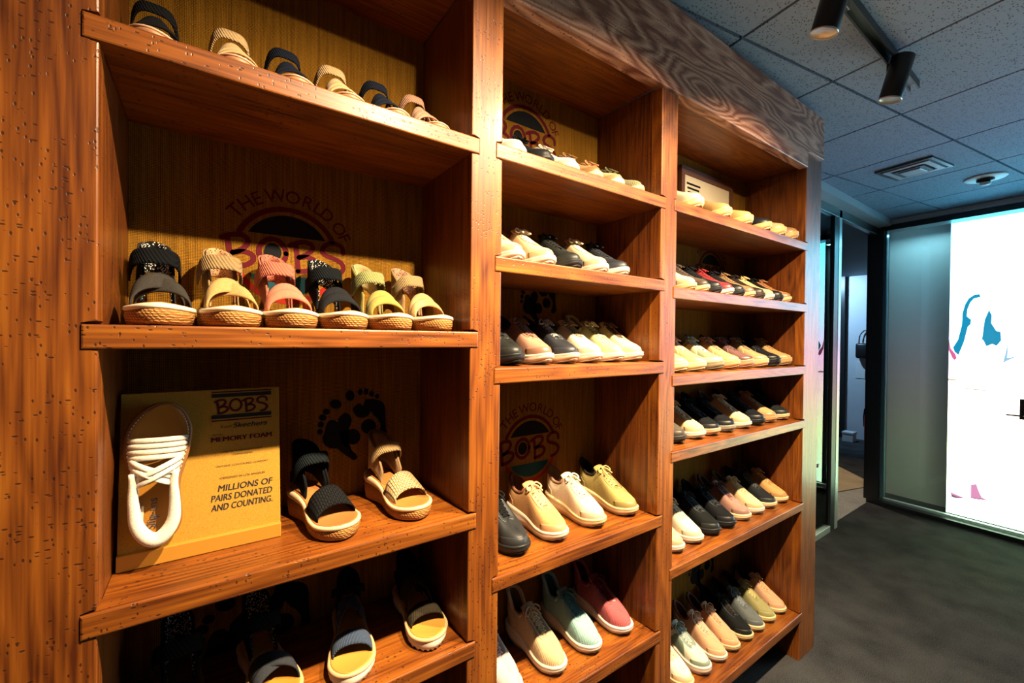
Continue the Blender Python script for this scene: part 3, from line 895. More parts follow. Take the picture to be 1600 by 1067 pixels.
# framed picture at the back of the top shelf of the wide bay
pf = empty('picture_frame', (1.74, 1.154, TOPZ['C'][0] + .0008)); tag(pf, 'brown framed cream print leaning behind the loafers on the top shelf', 'picture')
def pbox(name, b, m): return box(name, b, m, pf, .0015)
zt = 2.352 - pf.location.z
BR = plain('brown_frame', (.10, .035, .014), .45)
bm = bmesh.new()
for b_ in ((0, .445, -.010, .008, 0, .03), (0, .445, -.010, .008, zt - .034, zt), (0, .026, -.010, .008, .03, zt - .034), (.419, .445, -.010, .008, .03, zt - .034)):
    bm_box(bm, *b_)
link('frame_moulding', bm_mesh(bm, 'frame_moulding'), BR, pf)
box('print_sheet', (.024, .421, -.003, .005, .028, zt - .032), plain('cream_sheet', (.62, .52, .36), .7), pf)
bm = bmesh.new()
for i in range(5):
    bm_box(bm, .05 + .004 * i, .16 - .01 * (i % 2), -.0042, -.003, zt - .075 - i * .02, zt - .066 - i * .02)
link('print_motif', bm_mesh(bm, 'print_motif'), INK_DARK, pf)
# ------------------------------------------------------------------ leaning sales board on the third sandal shelf
Z3 = TOPZ['A'][2]
bd = empty('sales_board', (-.003, .995, Z3))
tag(bd, 'yellow board with printed lettering, holding a mounted white sandal', 'sign')
bw = .127
LEAN = radians(8.0)
box('base_ledge', (-bw, bw, 0, .05, .0008, .029), LEDGE, bd, .0015)
DT = Matrix.Translation((0, .010, .027)) @ Matrix.Rotation(-LEAN, 4, 'X')     # local x right, z up along the board, y into it
bm = bmesh.new(); bm_box(bm, -bw, bw, 0, .014, 0, .282, .0012)
me = bm_mesh(bm, 'board_panel'); me.transform(DT); panel = link('board_panel', me, BOARD, bd)
def board_print(name, bm, m):
    me = bpy.data.meshes.new(name); bm.to_mesh(me); bm.free(); me.transform(DT)
    return link(name, me, m, panel)
def board_text(bm, body, x, z, h, bold=0, shear=0, width=None, rise=0.0):
    g = text_geo(body, h * 1.39, 0, shear)
    xs = [v.x for v in g[0]]; w = max(xs) - min(xs); k = (width / w) if width else 1.0
    mid = (max(xs) + min(xs)) / 2
    for n_, dx in enumerate((-bold, 0, bold) if bold else (0,)):
        add_text(bm, g, lambda q: (x + dx + (q.x - mid) * k, -.0006 - .00004 * n_, z + q.y + rise * (q.x - mid) * k))
bx_ = .060
bm = bmesh.new()
for z0, z1 in ((.2755, .2780), (.2185, .2210)):
    bm_box(bm, bx_ - .052, bx_ + .052, -.0006, .0, z0, z1)
f = lambda p: (bx_ + p[0] * .325 * 1.06, .2475 + p[1] * .36)
for s in BOBS:
    stroke(bm, [f(p) for p in s], .0042, y=-.0006)
e = [f(p) for p in ellipse(-.0337, .0047, .0285, .032)]
stroke(bm, e + [e[0]], .0042, y=-.0006, smooth=1)
board_text(bm, 'WITH', bx_ - .042, .1905, .0032, .0001, 0, .017)
board_text(bm, 'MEMORY FOAM', bx_, .1785, .0095, .0006, 0, .104)
board_print('maroon_lettering', bm, INK_RED)
bm = bmesh.new()
for z0, z1 in ((.2660, .2735), (.2235, .2310)):
    bm_box(bm, bx_ - .052, bx_ + .052, -.0006, .0, z0, z1)
board_print('printed_stripes', bm, plain('board_ink', (.02, .02, .022), .8, .1))
bm = bmesh.new()
board_text(bm, 'from', bx_ - .028, .2045, .0055, 0, .35, .019)
board_text(bm, 'Skechers', bx_ + .014, .2035, .0105, .0001, .22, .060)
for body, z, h, w in (('•PREMIUM MEMORY FOAM', .1560, .0034, .070), ('CUSHIONING', .1490, .0034, .034), ('•INSTANT CONTOURED COMFORT', .1285, .0034, .090), ('•DESIGNED IN LOS ANGELES', .1050, .0040, .078)):
    board_text(bm, body, bx_, z, h, 0, .1, w)
board_text(bm, 'MILLIONS OF', bx_ + .006, .0820, .0125, .00035, .15, .094)
board_text(bm, 'PAIRS DONATED', bx_, .0640, .0125, .00035, .15, .104)
board_text(bm, 'AND COUNTING.', bx_, .0460, .0125, .00035, .15, .104)
board_print('board_lettering', bm, plain('board_ink', (.02, .02, .022), .8, .1))

# ------------------------------------------------------------------ footwear geometry
WMID = [(0, .0325), (.15, .033), (.30, .0325), (.42, .0340), (.55, .0395), (.68, .0445), (.78, .0450), (.88, .0420), (1.0, .036)]
def half_w(t, side):
    w = interp(WMID, t)
    if t < .17: w *= sqrt(max(0, 1 - (1 - t / .17) ** 2))
    if t > .74: w *= max(0, 1 - ((t - .74) / .26) ** 2.3) ** .5
    if side < 0: w *= 1 - .10 * math.exp(-((t - .40) / .13) ** 2)
    return w
def center_y(t):
    return .0035 * sin(pi * (t - .15)) - (.006 * max(0, (t - .6) / .4) ** 2)
def out_pt(phi, L, ws=1.0, xs=1.0):
    t = (1 - cos(phi)) / 2
    side = 1 if sin(phi) >= 0 else -1
    return t, L * (t - .5) * xs, center_y(t) + side * half_w(t, side) * ws
def loop_phis(n):
    return [2 * pi * (i + .5) / n for i in range(n)]

L0 = .240
def sneaker_meshes(style):
    """meshes of a low shoe; x points to the toe, z up, origin on the shelf"""
    high = style == 'knit'
    slip = style == 'loafer'
    R = {}
    NA = 72
    ph = loop_phis(NA)
    thick = 1.25 if style == 'chunky' else (1.1 if slip else 1.0)
    ztop = lambda t: interp([(0, .0600), (.15, .0560), (.3, .0470), (.5, .0350), (.72, .0268), (.9, .0300), (1, .0350)], t) * thick
    def zbot(t):
        z = 0.0
        if t > .74: z += .0125 * ((t - .74) / .26) ** 1.8
        if t < .34: z += .024 * ((.34 - t) / .34) ** 1.7
        return z
    # --- midsole
    prof = [(-.006, 0.0), (-.0015, .05), (.0022, .25), (.0034, .50), (.0020, .70), (.0034, .82), (.0020, .97), (-.004, 1.0), (-.012, 1.0)]
    rows = []
    for off, k in prof:
        row = []
        for i, p in enumerate(ph):
            t, x, y = out_pt(p, L0)
            flare = 1 + .6 * math.exp(-(t / .22) ** 2)
            o = off * (flare if off > 0 else 1)
            q = Vector((x, y - center_y(t), 0)); d = q.normalized() if q.length > 1e-6 else Vector((1, 0, 0))
            nx = 1.0 if t > .9 or t < .1 else .25
            zb = zbot(t) + .0045
            z = zb + (ztop(t) - zb) * k
            row.append((x + o * d.x * nx * (1 if abs(d.x) > .2 else 0), y + o * (1 if y > center_y(t) else -1) * min(1, abs(y - center_y(t)) / .02), z))
        rows.append(row)
    bm = bmesh.new(); G, _ = bm_grid(bm, rows, True)
    bm.faces.new([v for v in G[0]][::-1]); bm.faces.new(G[-1])
    bmesh.ops.triangulate(bm, faces=[f for f in bm.faces if len(f.verts) > 4])
    R['midsole'] = bm_mesh(bm, 'midsole', True)
    # --- outsole with tread lugs
    bm = bmesh.new(); rows = []
    for off, k in ((-.010, 0), (-.0035, .0), (-.0015, .5), (-.0020, 1.0)):
        row = []
        for i, p in enumerate(ph):
            t, x, y = out_pt(p, L0, 1.0, 1.0)
            s = 1 if y > center_y(t) else -1
            y = y + s * off * min(1, abs(y - center_y(t)) / .02)
            lug = .0022 * (1 if (i % 4) < 2 else 0) if k == 0 else 0
            row.append((x * (1 + off / .12 * .5), y, zbot(t) + .0052 * k + lug * (1 if k == 0 else 0) * .6))
        rows.append(row)
    G, _ = bm_grid(bm, rows, True); bm.faces.new(G[0][::-1]); bm.faces.new(G[-1])
    bmesh.ops.triangulate(bm, faces=[f for f in bm.faces if len(f.verts) > 4])
    R['outsole'] = bm_mesh(bm, 'outsole')
    # --- upper: ruled from the sole line to the rim, rounded
    hh = .154 if high else (.112 if slip else .138)
    RIMZ = [(.02, hh), (.08, hh - .012), (.20, .103), (.30, .102), (.37, .121), (.45, .107), (.55, .0895), (.64, .0755), (.72, .0665), (.80, .0595)]
    RIMW = [(.34, .0235), (.40, .0165), (.48, .0125), (.56, .0110), (.63, .0080), (.665, 0), (.8, 0)]
    if slip:
        RIMZ = [(.02, hh), (.10, hh - .012), (.22, .088), (.34, .078), (.46, .082), (.52, .080), (.64, .068), (.72, .062), (.80, .056)]
        RIMW = [(.36, .026), (.46, .018), (.52, .0), (.8, 0)]
    tr0 = -.012 if high else .012
    def tr_of(t):
        return tr0 + (.80 - tr0) * t
    def rim(p):
        t = (1 - cos(p)) / 2; side = 1 if sin(p) >= 0 else -1
        tr = tr_of(t)
        if tr < .34:
            w = .0245 if tr > tr0 + .13 else .0245 * sqrt(max(0, 1 - (1 - (tr - tr0) / .13) ** 2))
            if tr > .26: w = w + (interp(RIMW, .34) - .0245) * (tr - .26) / .08
        else:
            w = interp(RIMW, tr)
        return tr, Vector((L0 * (tr - .5), center_y(tr) * .8 + side * w, interp(RIMZ, tr)))
    def base(p):
        t, x, y = out_pt(p, L0, .93, .965)
        return t, Vector((x, y, ztop(t) - .003))
    def U(p, s, off=0.0):
        t, B = base(p); tr, Rm = rim(p)
        a = s * pi / 2
        c = 1 - cos(a); q = sin(a)
        if tr < .3:      # straighter walls round the heel and ankle
            k = min(1, (.3 - tr) / .12)
            c = c * (1 - k) + k * (.30 * s + .70 * s ** 3); q = q * (1 - k) + k * s
        v = Vector((B.x + (Rm.x - B.x) * c, B.y + (Rm.y - B.y) * c, B.z + (Rm.z - B.z) * q))
        bulge = .0035 * sin(pi * s) * (1 if tr < .35 else .6)
        ctr = Vector((min(max(v.x, -L0 * .40), L0 * .30), center_y(t) * .8, v.z - .02))
        d = (v - ctr); d = d.normalized() if d.length > 1e-5 else Vector((0, 0, 1))
        return v + d * (bulge + off)
    NS = 12
    bm = bmesh.new()
    bm_grid(bm, [[U(p, j / NS) for p in ph] for j in range(NS + 1)], True)
    bmesh.ops.remove_doubles(bm, verts=bm.verts[:], dist=.0004)
    R['upper'] = bm_mesh(bm, 'upper', True)
    # --- lining and insole
    bm = bmesh.new(); rows = []
    op = [p for p in ph if rim(p)[0] < (.50 if slip else .46)]
    op = sorted(op, key=lambda p: (p + pi) % (2 * pi))
    for s in (0, .15, .5, .85, 1.0):
        row = []
        for p in op:
            tr, Rm = rim(p); t, B = base(p)
            inn = Vector((Rm.x * .96, Rm.y * .93, Rm.z - .002)); low = Vector((max(B.x * .90, -L0 * .45), B.y * .72, B.z + .004))
            low.x = Rm.x * .97
            row.append(inn.lerp(low, s))
        rows.append(row)
    G, _ = bm_grid(bm, rows)
    bm.faces.new(G[-1])
    bmesh.ops.triangulate(bm, faces=[f for f in bm.faces if len(f.verts) > 4])
    R['lining'] = bm_mesh(bm, 'lining', True)
    # --- padded collar
    bm = bmesh.new()
    cp = [p for p in op if rim(p)[0] < (.47 if slip else .375)]
    bm_tube(bm, [rim(p)[1] + Vector((0, 0, -.001)) for p in cp], .0052 if not high else .0062, 8)
    R['collar'] = bm_mesh(bm, 'collar', True)
    def patch(name, p0, p1, s0, s1, off, n=26, m=8, both=False):
        bm = bmesh.new()
        for a, b in ([(p0, p1), (2 * pi - p1, 2 * pi - p0)] if both else [(p0, p1)]):
            sf0 = s0 if callable(s0) else (lambda u: s0); sf1 = s1 if callable(s1) else (lambda u: s1)
            rows = []
            for j in range(m + 1):
                row = []
                for i in range(n + 1):
                    u = i / n if not (both and a > pi) else 1 - i / n
                    p = a + (b - a) * i / n
                    s = sf0(u) + (sf1(u) - sf0(u)) * j / m
                    row.append((p, s))
                rows.append(row)
            g = [[rows[0][0]] + rows[0] + [rows[0][-1]]] + [[r[0]] + r + [r[-1]] for r in rows] + [[rows[-1][0]] + rows[-1] + [rows[-1][-1]]]
            rows = [[U(q[0], q[1], -.0006 if jj in (0, len(g) - 1) or ii in (0, len(r) - 1) else off) for ii, q in enumerate(r)] for jj, r in enumerate(g)]
            bm_grid(bm, rows)
        R[name] = bm_mesh(bm, name, True)
    if style in ('runner', 'chunky'):
        patch('toe_cap', pi - 1.05, pi + 1.05, 0.0, lambda u: .22 + .20 * sin(pi * u), .0014)
        patch('heel_counter', -.85, .85, 0.0, lambda u: .30 + .28 * sin(pi * u), .0014)
    if style == 'chunky':
        patch('side_panel', 1.05, 1.85, lambda u: .05, lambda u: .25 + .55 * u, .0014, both=True)
    if style in ('runner', 'chunky', 'knit'):
        def eyes(p):
            return rim(p)[0]
        lo = next(p for p in [i * .01 for i in range(315)] if eyes(p) > .36); hi = next(p for p in [i * .01 for i in range(315)] if eyes(p) > .655)
        patch('eyestay', lo, hi, lambda u: .80 - .10 * sin(pi * u), lambda u: 1.0, .0012, 20, 4, True)
    if style == 'knit':
        patch('heel_counter', -.75, .75, .02, lambda u: .25 + .22 * sin(pi * u), .0014)
    if not slip:
        # --- tongue
        bm = bmesh.new(); rows = []
        for i in range(13):
            tr = .665 - (.665 - .315) * i / 12
            z = interp(RIMZ, max(tr, .37)) + (.0025 if tr >= .37 else .0025 + (.37 - tr) * .22)
            w = .013 + .011 * min(1, i / 8)
            row = []
            for j in range(9):
                v = -1 + j / 4
                row.append((L0 * (tr - .5), center_y(tr) * .8 + v * w, z - .0055 * v * v - .002 * (1 if i == 0 else 0)))
            rows.append(row)
        bm_grid(bm, rows); thicken(bm, .0040)
        R['tongue'] = bm_mesh(bm, 'tongue', True)
        # --- laces with a bow
        bm = bmesh.new()
        trs = [.40 + .225 * i / 5 for i in range(6)]
        def anchor(tr, sd, lift=.0035):
            return Vector((L0 * (tr - .5), center_y(tr) * .8 + sd * (interp(RIMW, tr) + .0075), interp(RIMZ, tr) + lift - .004))
        def bar(a, b, r=.0037):
            mid = (a + b) / 2 + Vector((0, 0, .0050))
            pts = curve_pts([a - Vector((0, 0, .002)), a.lerp(mid, .5) + Vector((0, 0, .0022)), mid, b.lerp(mid, .5) + Vector((0, 0, .0022)), b - Vector((0, 0, .002))], 3)
            bm_tube(bm, pts, r, 6, flat=.5)
        for i, tr in enumerate(trs):
            bar(anchor(tr, -1), anchor(tr, 1))
            if i < 5:
                bar(anchor(tr, -1), anchor(trs[i + 1], 1)); bar(anchor(tr, 1), anchor(trs[i + 1], -1))
        k = Vector((L0 * (.385 - .5), center_y(.385) * .8, interp(RIMZ, .385) + .009))
        for sd in (-1, 1):
            bm_tube(bm, curve_pts([k, k + Vector((.004, sd * .018, .004)), k + Vector((.012, sd * .030, -.006)), k + Vector((.016, sd * .022, -.011)), k + Vector((.004, sd * .003, -.002))], 4), .0027, 6)
            bm_tube(bm, curve_pts([k, k + Vector((.014, sd * .010, -.002)), k + Vector((.034, sd * .016, -.014))], 4), .0027, 6)
        R['laces'] = bm_mesh(bm, 'laces', True)
        # --- heel pull loop
        bm = bmesh.new()
        hx = L0 * (tr0 - .5)
        bm_grid(bm, [[(hx + dx, y, z) for y in (-.006, 0, .006)] for dx, z in ((-.004, hh - .030), (-.0075, hh - .010), (-.007, hh + .004), (-.001, hh + .009), (.004, hh + .002), (.004, hh - .012))])
        thicken(bm, .0016)
        R['pull_tab'] = bm_mesh(bm, 'pull_tab', True)
    return R
SNK = {s: sneaker_meshes(s) for s in ('runner', 'knit', 'chunky', 'loafer')}

def darker(h, k):
    c = [int(h[i:i + 2], 16) for i in (1, 3, 5)]
    return '#%02x%02x%02x' % tuple(int(max(0, min(255, v * k))) for v in c)

DEFAULT = bpy.data.materials.new('shoe_base')
def sneaker(tip, yaw, style, upper, sole, lace=None, sy=1.0, lining=None, accent=None, outsole=None, z=0.0, kind='fabric'):
    r = -pi / 2 - radians(yaw)
    d = Vector((cos(r), sin(r), 0))
    root = empty('sneaker' if style != 'loafer' else 'loafer', (tip[0] - d.x * L0 / 2, tip[1] - d.y * L0 / 2, z), (0, 0, r))
    root.scale = (1, sy, 1.25 if style == 'loafer' else 1)
    lace = lace or upper; lining = lining or darker(upper, .72); accent = accent or darker(upper, .86 if upper > '#3' else 1.25); outsole = outsole or darker(sole, .8)
    col = {'midsole': (sole, 'rubber'), 'outsole': (outsole, 'rubber'), 'upper': (upper, 'ribbed' if style == 'knit' and kind == 'fabric' else kind), 'lining': (lining, 'fabric'),
           'collar': (lining if style != 'knit' else upper, 'fabric'), 'toe_cap': (accent, 'leather'), 'heel_counter': (accent, 'leather'), 'eyestay': (accent, 'leather'),
           'side_panel': (accent, 'leather'), 'tongue': (upper, 'fabric'), 'laces': (lace, 'fabric'), 'pull_tab': (lining, 'fabric')}
    for k, me in SNK[style].items():
        if not me.materials:
            me.materials.append(DEFAULT)
        link(k, me, shoe_mat(*col[k]), root)
    return root

# ------------------------------------------------------------------ sandals
def ribbon(bm, pts, wid, width, thick=.0028, nw=5, puff=0.0):
    """band along pts; wid gives the across direction at each point; puff pads it"""
    P = [Vector(p) for p in pts]
    rows = []
    for i, p in enumerate(P):
        w = wid(i / (len(P) - 1)) if callable(wid) else Vector(wid)
        w = w.normalized()
        t = (P[min(i + 1, len(P) - 1)] - P[max(i - 1, 0)]).normalized()
        n = w.cross(t).normalized()
        ww = width(i / (len(P) - 1)) if callable(width) else width
        row = []
        for j in range(nw):
            v = -1 + 2 * j / (nw - 1)
            row.append(p + w * v * ww / 2 + n * puff * (1 - v * v) * (1 if n.z >= 0 or puff == 0 else -1))
        rows.append(row)
    start = len(bm.faces)
    _, fs = bm_grid(bm, rows)
    bmesh.ops.recalc_face_normals(bm, faces=fs)
    bmesh.ops.solidify(bm, geom=fs, thickness=thick)

SL = .245
def sandal_meshes(style):
    wedge = style == 'wedge'
    sole_h = {'flat': lambda t: interp([(0, .042), (.4, .038), (.8, .032), (1, .034)], t),
              'wedge': lambda t: interp([(0, .066), (.25, .060), (.5, .042), (.75, .030), (1, .032)], t),
              'strap': lambda t: interp([(0, .040), (.4, .034), (.8, .027), (1, .030)], t),
              'mount': lambda t: .022, 'thin': lambda t: interp([(0, .024), (.5, .018), (1, .016)], t)}[style]
    ws = {'flat': 1.08, 'wedge': 1.06, 'strap': 1.02, 'mount': 1.0, 'thin': 1.0}[style]
    R = {}
    NA = 64; ph = loop_phis(NA)
    def zb(t):
        return .0035 * max(0, (t - .82) / .18) ** 2 + .004 * max(0, (.1 - t) / .1) ** 2
    def ring(off, zf):
        row = []
        for i, p in enumerate(ph):
            t, x, y = out_pt(p, SL, ws)
            cy = center_y(t); s = 1 if y > cy else -1
            e = min(1, abs(y - cy) / .02)
            row.append((x * (1 + off * 8 * .6), y + s * off * e, zf(t, i)))
        return row
    def solid(name, rows, smooth=True):
        bm = bmesh.new(); G, _ = bm_grid(bm, rows, True); bm.faces.new(G[0][::-1]); bm.faces.new(G[-1])
        bmesh.ops.triangulate(bm, faces=[f for f in bm.faces if len(f.verts) > 4])
        R[name] = bm_mesh(bm, name, smooth)
    top = lambda t, i=0: sole_h(t) + zb(t) * .8
    if style == 'strap':
        ser = lambda t, i: zb(t) + (.004 if (i % 2) else 0)
        solid('sole', [ring(-.006, ser), ring(.0, ser), ring(.002, lambda t, i: zb(t) + (top(t) - zb(t)) * .35), ring(.0022, lambda t, i: zb(t) + (top(t) - zb(t)) * .7), ring(.0, lambda t, i: zb(t) + (top(t) - zb(t)) * .78), ring(-.006, lambda t, i: zb(t) + (top(t) - zb(t)) * .78)])
    else:
        solid('sole', [ring(-.005, lambda t, i: zb(t)), ring(.0, lambda t, i: zb(t) + .003), ring(.0025, lambda t, i: zb(t) + (top(t) - zb(t)) * .45), ring(.0015, lambda t, i: zb(t) + (top(t) - zb(t)) * .78), ring(-.006, lambda t, i: zb(t) + (top(t) - zb(t)) * .78)])
    solid('rand', [ring(-.006, lambda t, i: top(t) - (top(t) - zb(t)) * .30), ring(.0022, lambda t, i: top(t) - (top(t) - zb(t)) * .29), ring(.0042, lambda t, i: top(t) - (top(t) - zb(t)) * .20), ring(.0034, lambda t, i: top(t) - (top(t) - zb(t)) * .07), ring(.0005, lambda t, i: top(t) - (top(t) - zb(t)) * .03), ring(-.006, lambda t, i: top(t) - (top(t) - zb(t)) * .03), ring(-.0075, lambda t, i: top(t) - (top(t) - zb(t)) * .30)])
    solid('footbed', [ring(-.006, lambda t, i: top(t) - .004), ring(-.0022, lambda t, i: top(t) - .003), ring(-.0022, lambda t, i: top(t)), ring(-.0045, lambda t, i: top(t) + .0008), ring(-.010, lambda t, i: top(t) - .0012)])
    def edge(t, s, inset=.004):
        y = center_y(t) + s * (half_w(t, s) * ws - inset)
        return Vector((SL * (t - .5), y, top(t) - .003))
    def arch(tl, trt, h, n=16, pw=.75, skew=0.0):
        a, b = edge(tl, 1), edge(trt, -1)
        out = []
        for i in range(n + 1):
            u = i / n
            c = (1 - cos(pi * u)) / 2
            p = a.lerp(b, c)
            p.z += h * sin(pi * u) ** pw
            p.x -= skew * sin(pi * u)
            out.append(p)
        return out
    def across(tilt):
        return lambda u: Vector((-1, 0, tilt * sin(pi * u)))
    def band(name, specs):
        bm = bmesh.new()
        for pts, wid, w, puff in specs:
            ribbon(bm, pts, wid, w, .0030, 7, puff)
        R[name] = bm_mesh(bm, name, True)
    def heel_cup(h, tfront, thick=.0055, dip=.35, low=.0):
        """padded heel counter: returns the outer shell and the inner lining"""
        for nm, off in (('heel_counter', 0.0), ('heel_lining', -.0062)):
            bm = bmesh.new(); rows = []
            ps = [-tfront + 2 * tfront * i / 26 for i in range(27)]
            for j in range(7):
                s = j / 6
                row = []
                for p in ps:
                    t, x, y = out_pt(p, SL, ws * .86, .96)
                    f = abs(p) / tfront
                    zz = h * (1 - dip * f ** 3.6)
                    c = Vector((-SL * .33, 0, 0)); v = Vector((x, y, 0)) - c
                    v = v.normalized() * (v.length + off)
                    flare = -.06 * s * (1 - f)
                    q = c + v * (1 - .10 * s * (1 - s) * 4 * .3)
                    lo = h * low * max(0, 1 - f ** 3.0)
                    row.append((q.x + flare * .10, q.y * (1 - .06 * s), top(t) - .002 + lo + (zz - lo) * s))
                rows.append(row)
            _, fs = bm_grid(bm, rows)
            thicken(bm, .0030 if nm == 'heel_counter' else .0040)
            R[nm] = bm_mesh(bm, nm, True)
    def ankle(name, zc, w, xf, xb, hw, puff=.001, n=26, drop=.018):
        pts = []
        for i in range(n + 1):
            a = -pi / 2 * 1.12 + pi * 1.12 * i / n
            k = cos(a)
            kx = max(0, k) ** .62 if k > 0 else k * .5
            ky = (abs(sin(a)) ** .72) * (1 if a > 0 else -1)
            pts.append(Vector((xb + (xf - xb) * kx, hw * ky, zc - drop * (1 - max(0, k)) ** 1.5)))
        bm = bmesh.new(); ribbon(bm, pts, lambda u: Vector((-.42 * sin(pi * u), 0, 1)), w, .0030, 6, 0.0)
        R[name] = bm_mesh(bm, name, True)
    def side_straps(name, zc, hw, xb, drop=.018, w=.016):
        for s, nm in ((-1, name), (1, name + '|')):
            bm = bmesh.new()
            a = edge(.30, s, .006); b = Vector((xb + .006, s * hw * .99, zc - drop))
            ribbon(bm, [a.lerp(b, i / 6) for i in range(7)], Vector((1, 0, .1)), w, .0030, 4)
            R[nm] = bm_mesh(bm, name, True)
    return R, dict(band=band, arch=arch, across=across, heel=heel_cup, ankle=ankle, sides=side_straps, edge=edge, top=top)

def make_sandal(style):
    base = {'cross': 'flat', 'quilt': 'flat', 'low': 'thin', 'wedge': 'wedge', 'strappy': 'strap', 'wide': 'strap', 'mount': 'mount'}[style]
    R, k = sandal_meshes(base)
    ac, ar = k['across'], k['arch']
    if style == 'cross':
        k['band']('front_strap', [(ar(.54, .72, .050), ac(1.25), .036, .001), (ar(.73, .56, .042), ac(1.1), .033, .001)])
        k['heel'](.128, 1.30, low=.52, dip=.62); k['ankle']('ankle_strap', .130, .031, -.018, -.066, .0415, drop=.03)
    elif style == 'quilt':
        k['band']('front_strap', [(ar(.66, .66, .040), ac(1.0), .027, .0035), (ar(.585, .585, .053), ac(1.2), .025, .0035)])
        k['heel'](.126, 1.30, low=.52, dip=.62); k['ankle']('ankle_strap', .127, .030, -.018, -.066, .0405, drop=.03)
    elif style == 'low':
        k['band']('front_strap', [(ar(.72, .68, .052), ac(.8), .022, .001), (ar(.62, .64, .066), ac(.9), .020, .001), (ar(.52, .57, .082), ac(1.0), .020, .001)])
        k['heel'](.090, 1.25, low=.2, dip=.8); k['ankle']('ankle_strap', .128, .024, -.012, -.066, .039, drop=.05)
    elif style == 'wedge':
        k['band']('front_strap', [(ar(.66, .66, .042), ac(.75), .052, .0012)])
        k['heel'](.100, 1.34, low=.25, dip=.7); k['ankle']('ankle_strap', .140, .025, -.026, -.068, .0395, drop=.045)
    elif style == 'strappy':
        k['band']('front_strap', [(ar(.70, .68, .034), ac(.42), .034, .0014)])
        k['band']('instep_strap', [(ar(.50, .27, .060), ac(.7), .022, .001), (ar(.27, .50, .064), ac(.7), .022, .001)])
        k['heel'](.088, 1.05, low=.4); k['ankle']('ankle_strap', .112, .018, -.046, -.074, .038)
    elif style == 'wide':
        k['band']('front_strap', [(ar(.62, .74, .036), ac(.42), .026, .001), (ar(.73, .58, .042), ac(.45), .032, .001)])
        k['heel'](.108, 1.3, low=.4, dip=.7); k['ankle']('ankle_strap', .114, .032, -.022, -.068, .041, drop=.035)
    elif style == 'mount':
        k['band']('front_strap', [(ar(.735, .735, .036), ac(.30), .0092, .0022), (ar(.695, .695, .039), ac(.30), .0092, .0022), (ar(.655, .655, .041), ac(.30), .0092, .0022), (ar(.615, .615, .043), ac(.30), .0092, .0022)])
        k['band']('instep_strap', [(ar(.60, .46, .048), ac(.4), .011, .002), (ar(.555, .415, .050), ac(.4), .011, .002), (ar(.46, .60, .052), ac(.4), .011, .002), (ar(.415, .555, .052), ac(.4), .011, .002), (ar(.51, .51, .050), ac(.4), .010, .002)])
        bm = bmesh.new()
        PM = 1.60
        ps = [-PM + 2 * PM * i / 44 for i in range(45)]
        nr = lambda p: .62 + .36 * min(1, abs(p) / 1.2) - .10 * max(0, (abs(p) - 1.2) / .4)
        bm_tube(bm, [Vector((out_pt(p, SL, .92, .93)[1], out_pt(p, SL, .92, .93)[2] * nr(p), .044 + .012 * (abs(p) / PM) ** 2)) for p in ps], [.0125 - .0075 * (abs(p) / PM) ** 1.4 for p in ps], 12)
        R['heel_pillow'] = bm_mesh(bm, 'heel_pillow', True)
        bm = bmesh.new(); rows = []
        for s in (0, .33, .66, 1):
            rows.append([Vector((out_pt(p, SL, .90, .94)[1], out_pt(p, SL, .90, .94)[2] * nr(p), .018 + (.030 + .010 * (abs(p) / PM) ** 2) * s)) for p in ps])
        bm_grid(bm, rows); thicken(bm, .004)
        R['heel_counter'] = bm_mesh(bm, 'heel_counter', True)
        # stitched welt round the toe
        bm = bmesh.new()
        for i in range(60):
            p = pi - 1.75 + 3.5 * i / 59
            t, x, y = out_pt(p, SL, .955, .975); t2, x2, y2 = out_pt(p + .030, SL, .955, .975)
            bm_tube(bm, [(x, y, .0228), (x2, y2, .0228)], .0010, 5)
        R['welt_stitching'] = bm_mesh(bm, 'welt_stitching')
    return R
SND = {s: make_sandal(s) for s in ('cross', 'quilt', 'low', 'wedge', 'strappy', 'wide', 'mount')}

def sandal(tip, yaw, style, strap, ankle=None, lining=None, sole=('#c98d4a', 'rope'), rand='#f0e2c8', footbed='#b9762f', z=0.0, front=None, skip=(), sy=1.0):
    r = -pi / 2 - radians(yaw)
    d = Vector((cos(r), sin(r), 0))
    root = empty('sandal', (tip[0] - d.x * SL / 2, tip[1] - d.y * SL / 2, z), (0, 0, r))
    root.scale = (1, sy, 1)
    ankle = ankle or strap; lining = lining or (darker(strap, .7), 'fabric')
    fr = front or (strap, 'fabric')
    col = {'sole': sole, 'rand': (rand, 'rubber'), 'footbed': (footbed, 'leather'), 'front_strap': fr, 'instep_strap': fr, 'ankle_strap': (ankle, 'band'), 'side_strap': (ankle, 'fabric'),
           'heel_counter': (darker(strap, .9), 'fabric'), 'heel_lining': lining, 'heel_pillow': (strap, 'fabric'), 'welt_stitching': ('#e8d9b8', 'fabric')}
    for k_, me in SND[style].items():
        k = k_.rstrip('|')
        if k in skip:
            continue
        if not me.materials:
            me.materials.append(DEFAULT)
        link(k, me, shoe_mat(*col[k]), root)
    return root
# ------------------------------------------------------------------ what stands on the shelves
ORD = ['first', 'second', 'third', 'fourth', 'fifth', 'sixth', 'seventh', 'eighth', 'ninth', 'tenth']
def label_row(items, names, kind, where, group):
    """every label: its look, its neighbours and its shelf"""
    n = len(items)
    for i, o in enumerate(items):
        same = [j for j in range(n) if names[j] == names[i]]
        txt = names[i] + ' ' + kind
        if len(same) > 1:
            a = names[i - 1].split()[0] if i else None; b = names[i + 1].split()[0] if i < n - 1 else None
            if a is None: txt += ' beside the left post'
            elif b is None: txt += ' beside the right side panel'
            elif a == b: txt += ' between two %s ones' % a
            else: txt += ' between %s and %s ones' % (a, b)
        o['label'] = txt + ' on the ' + where
        o['category'] = 'sneaker' if kind == 'sneaker' else ('loafer' if kind == 'loafer' else 'sandal')
        o['group'] = group

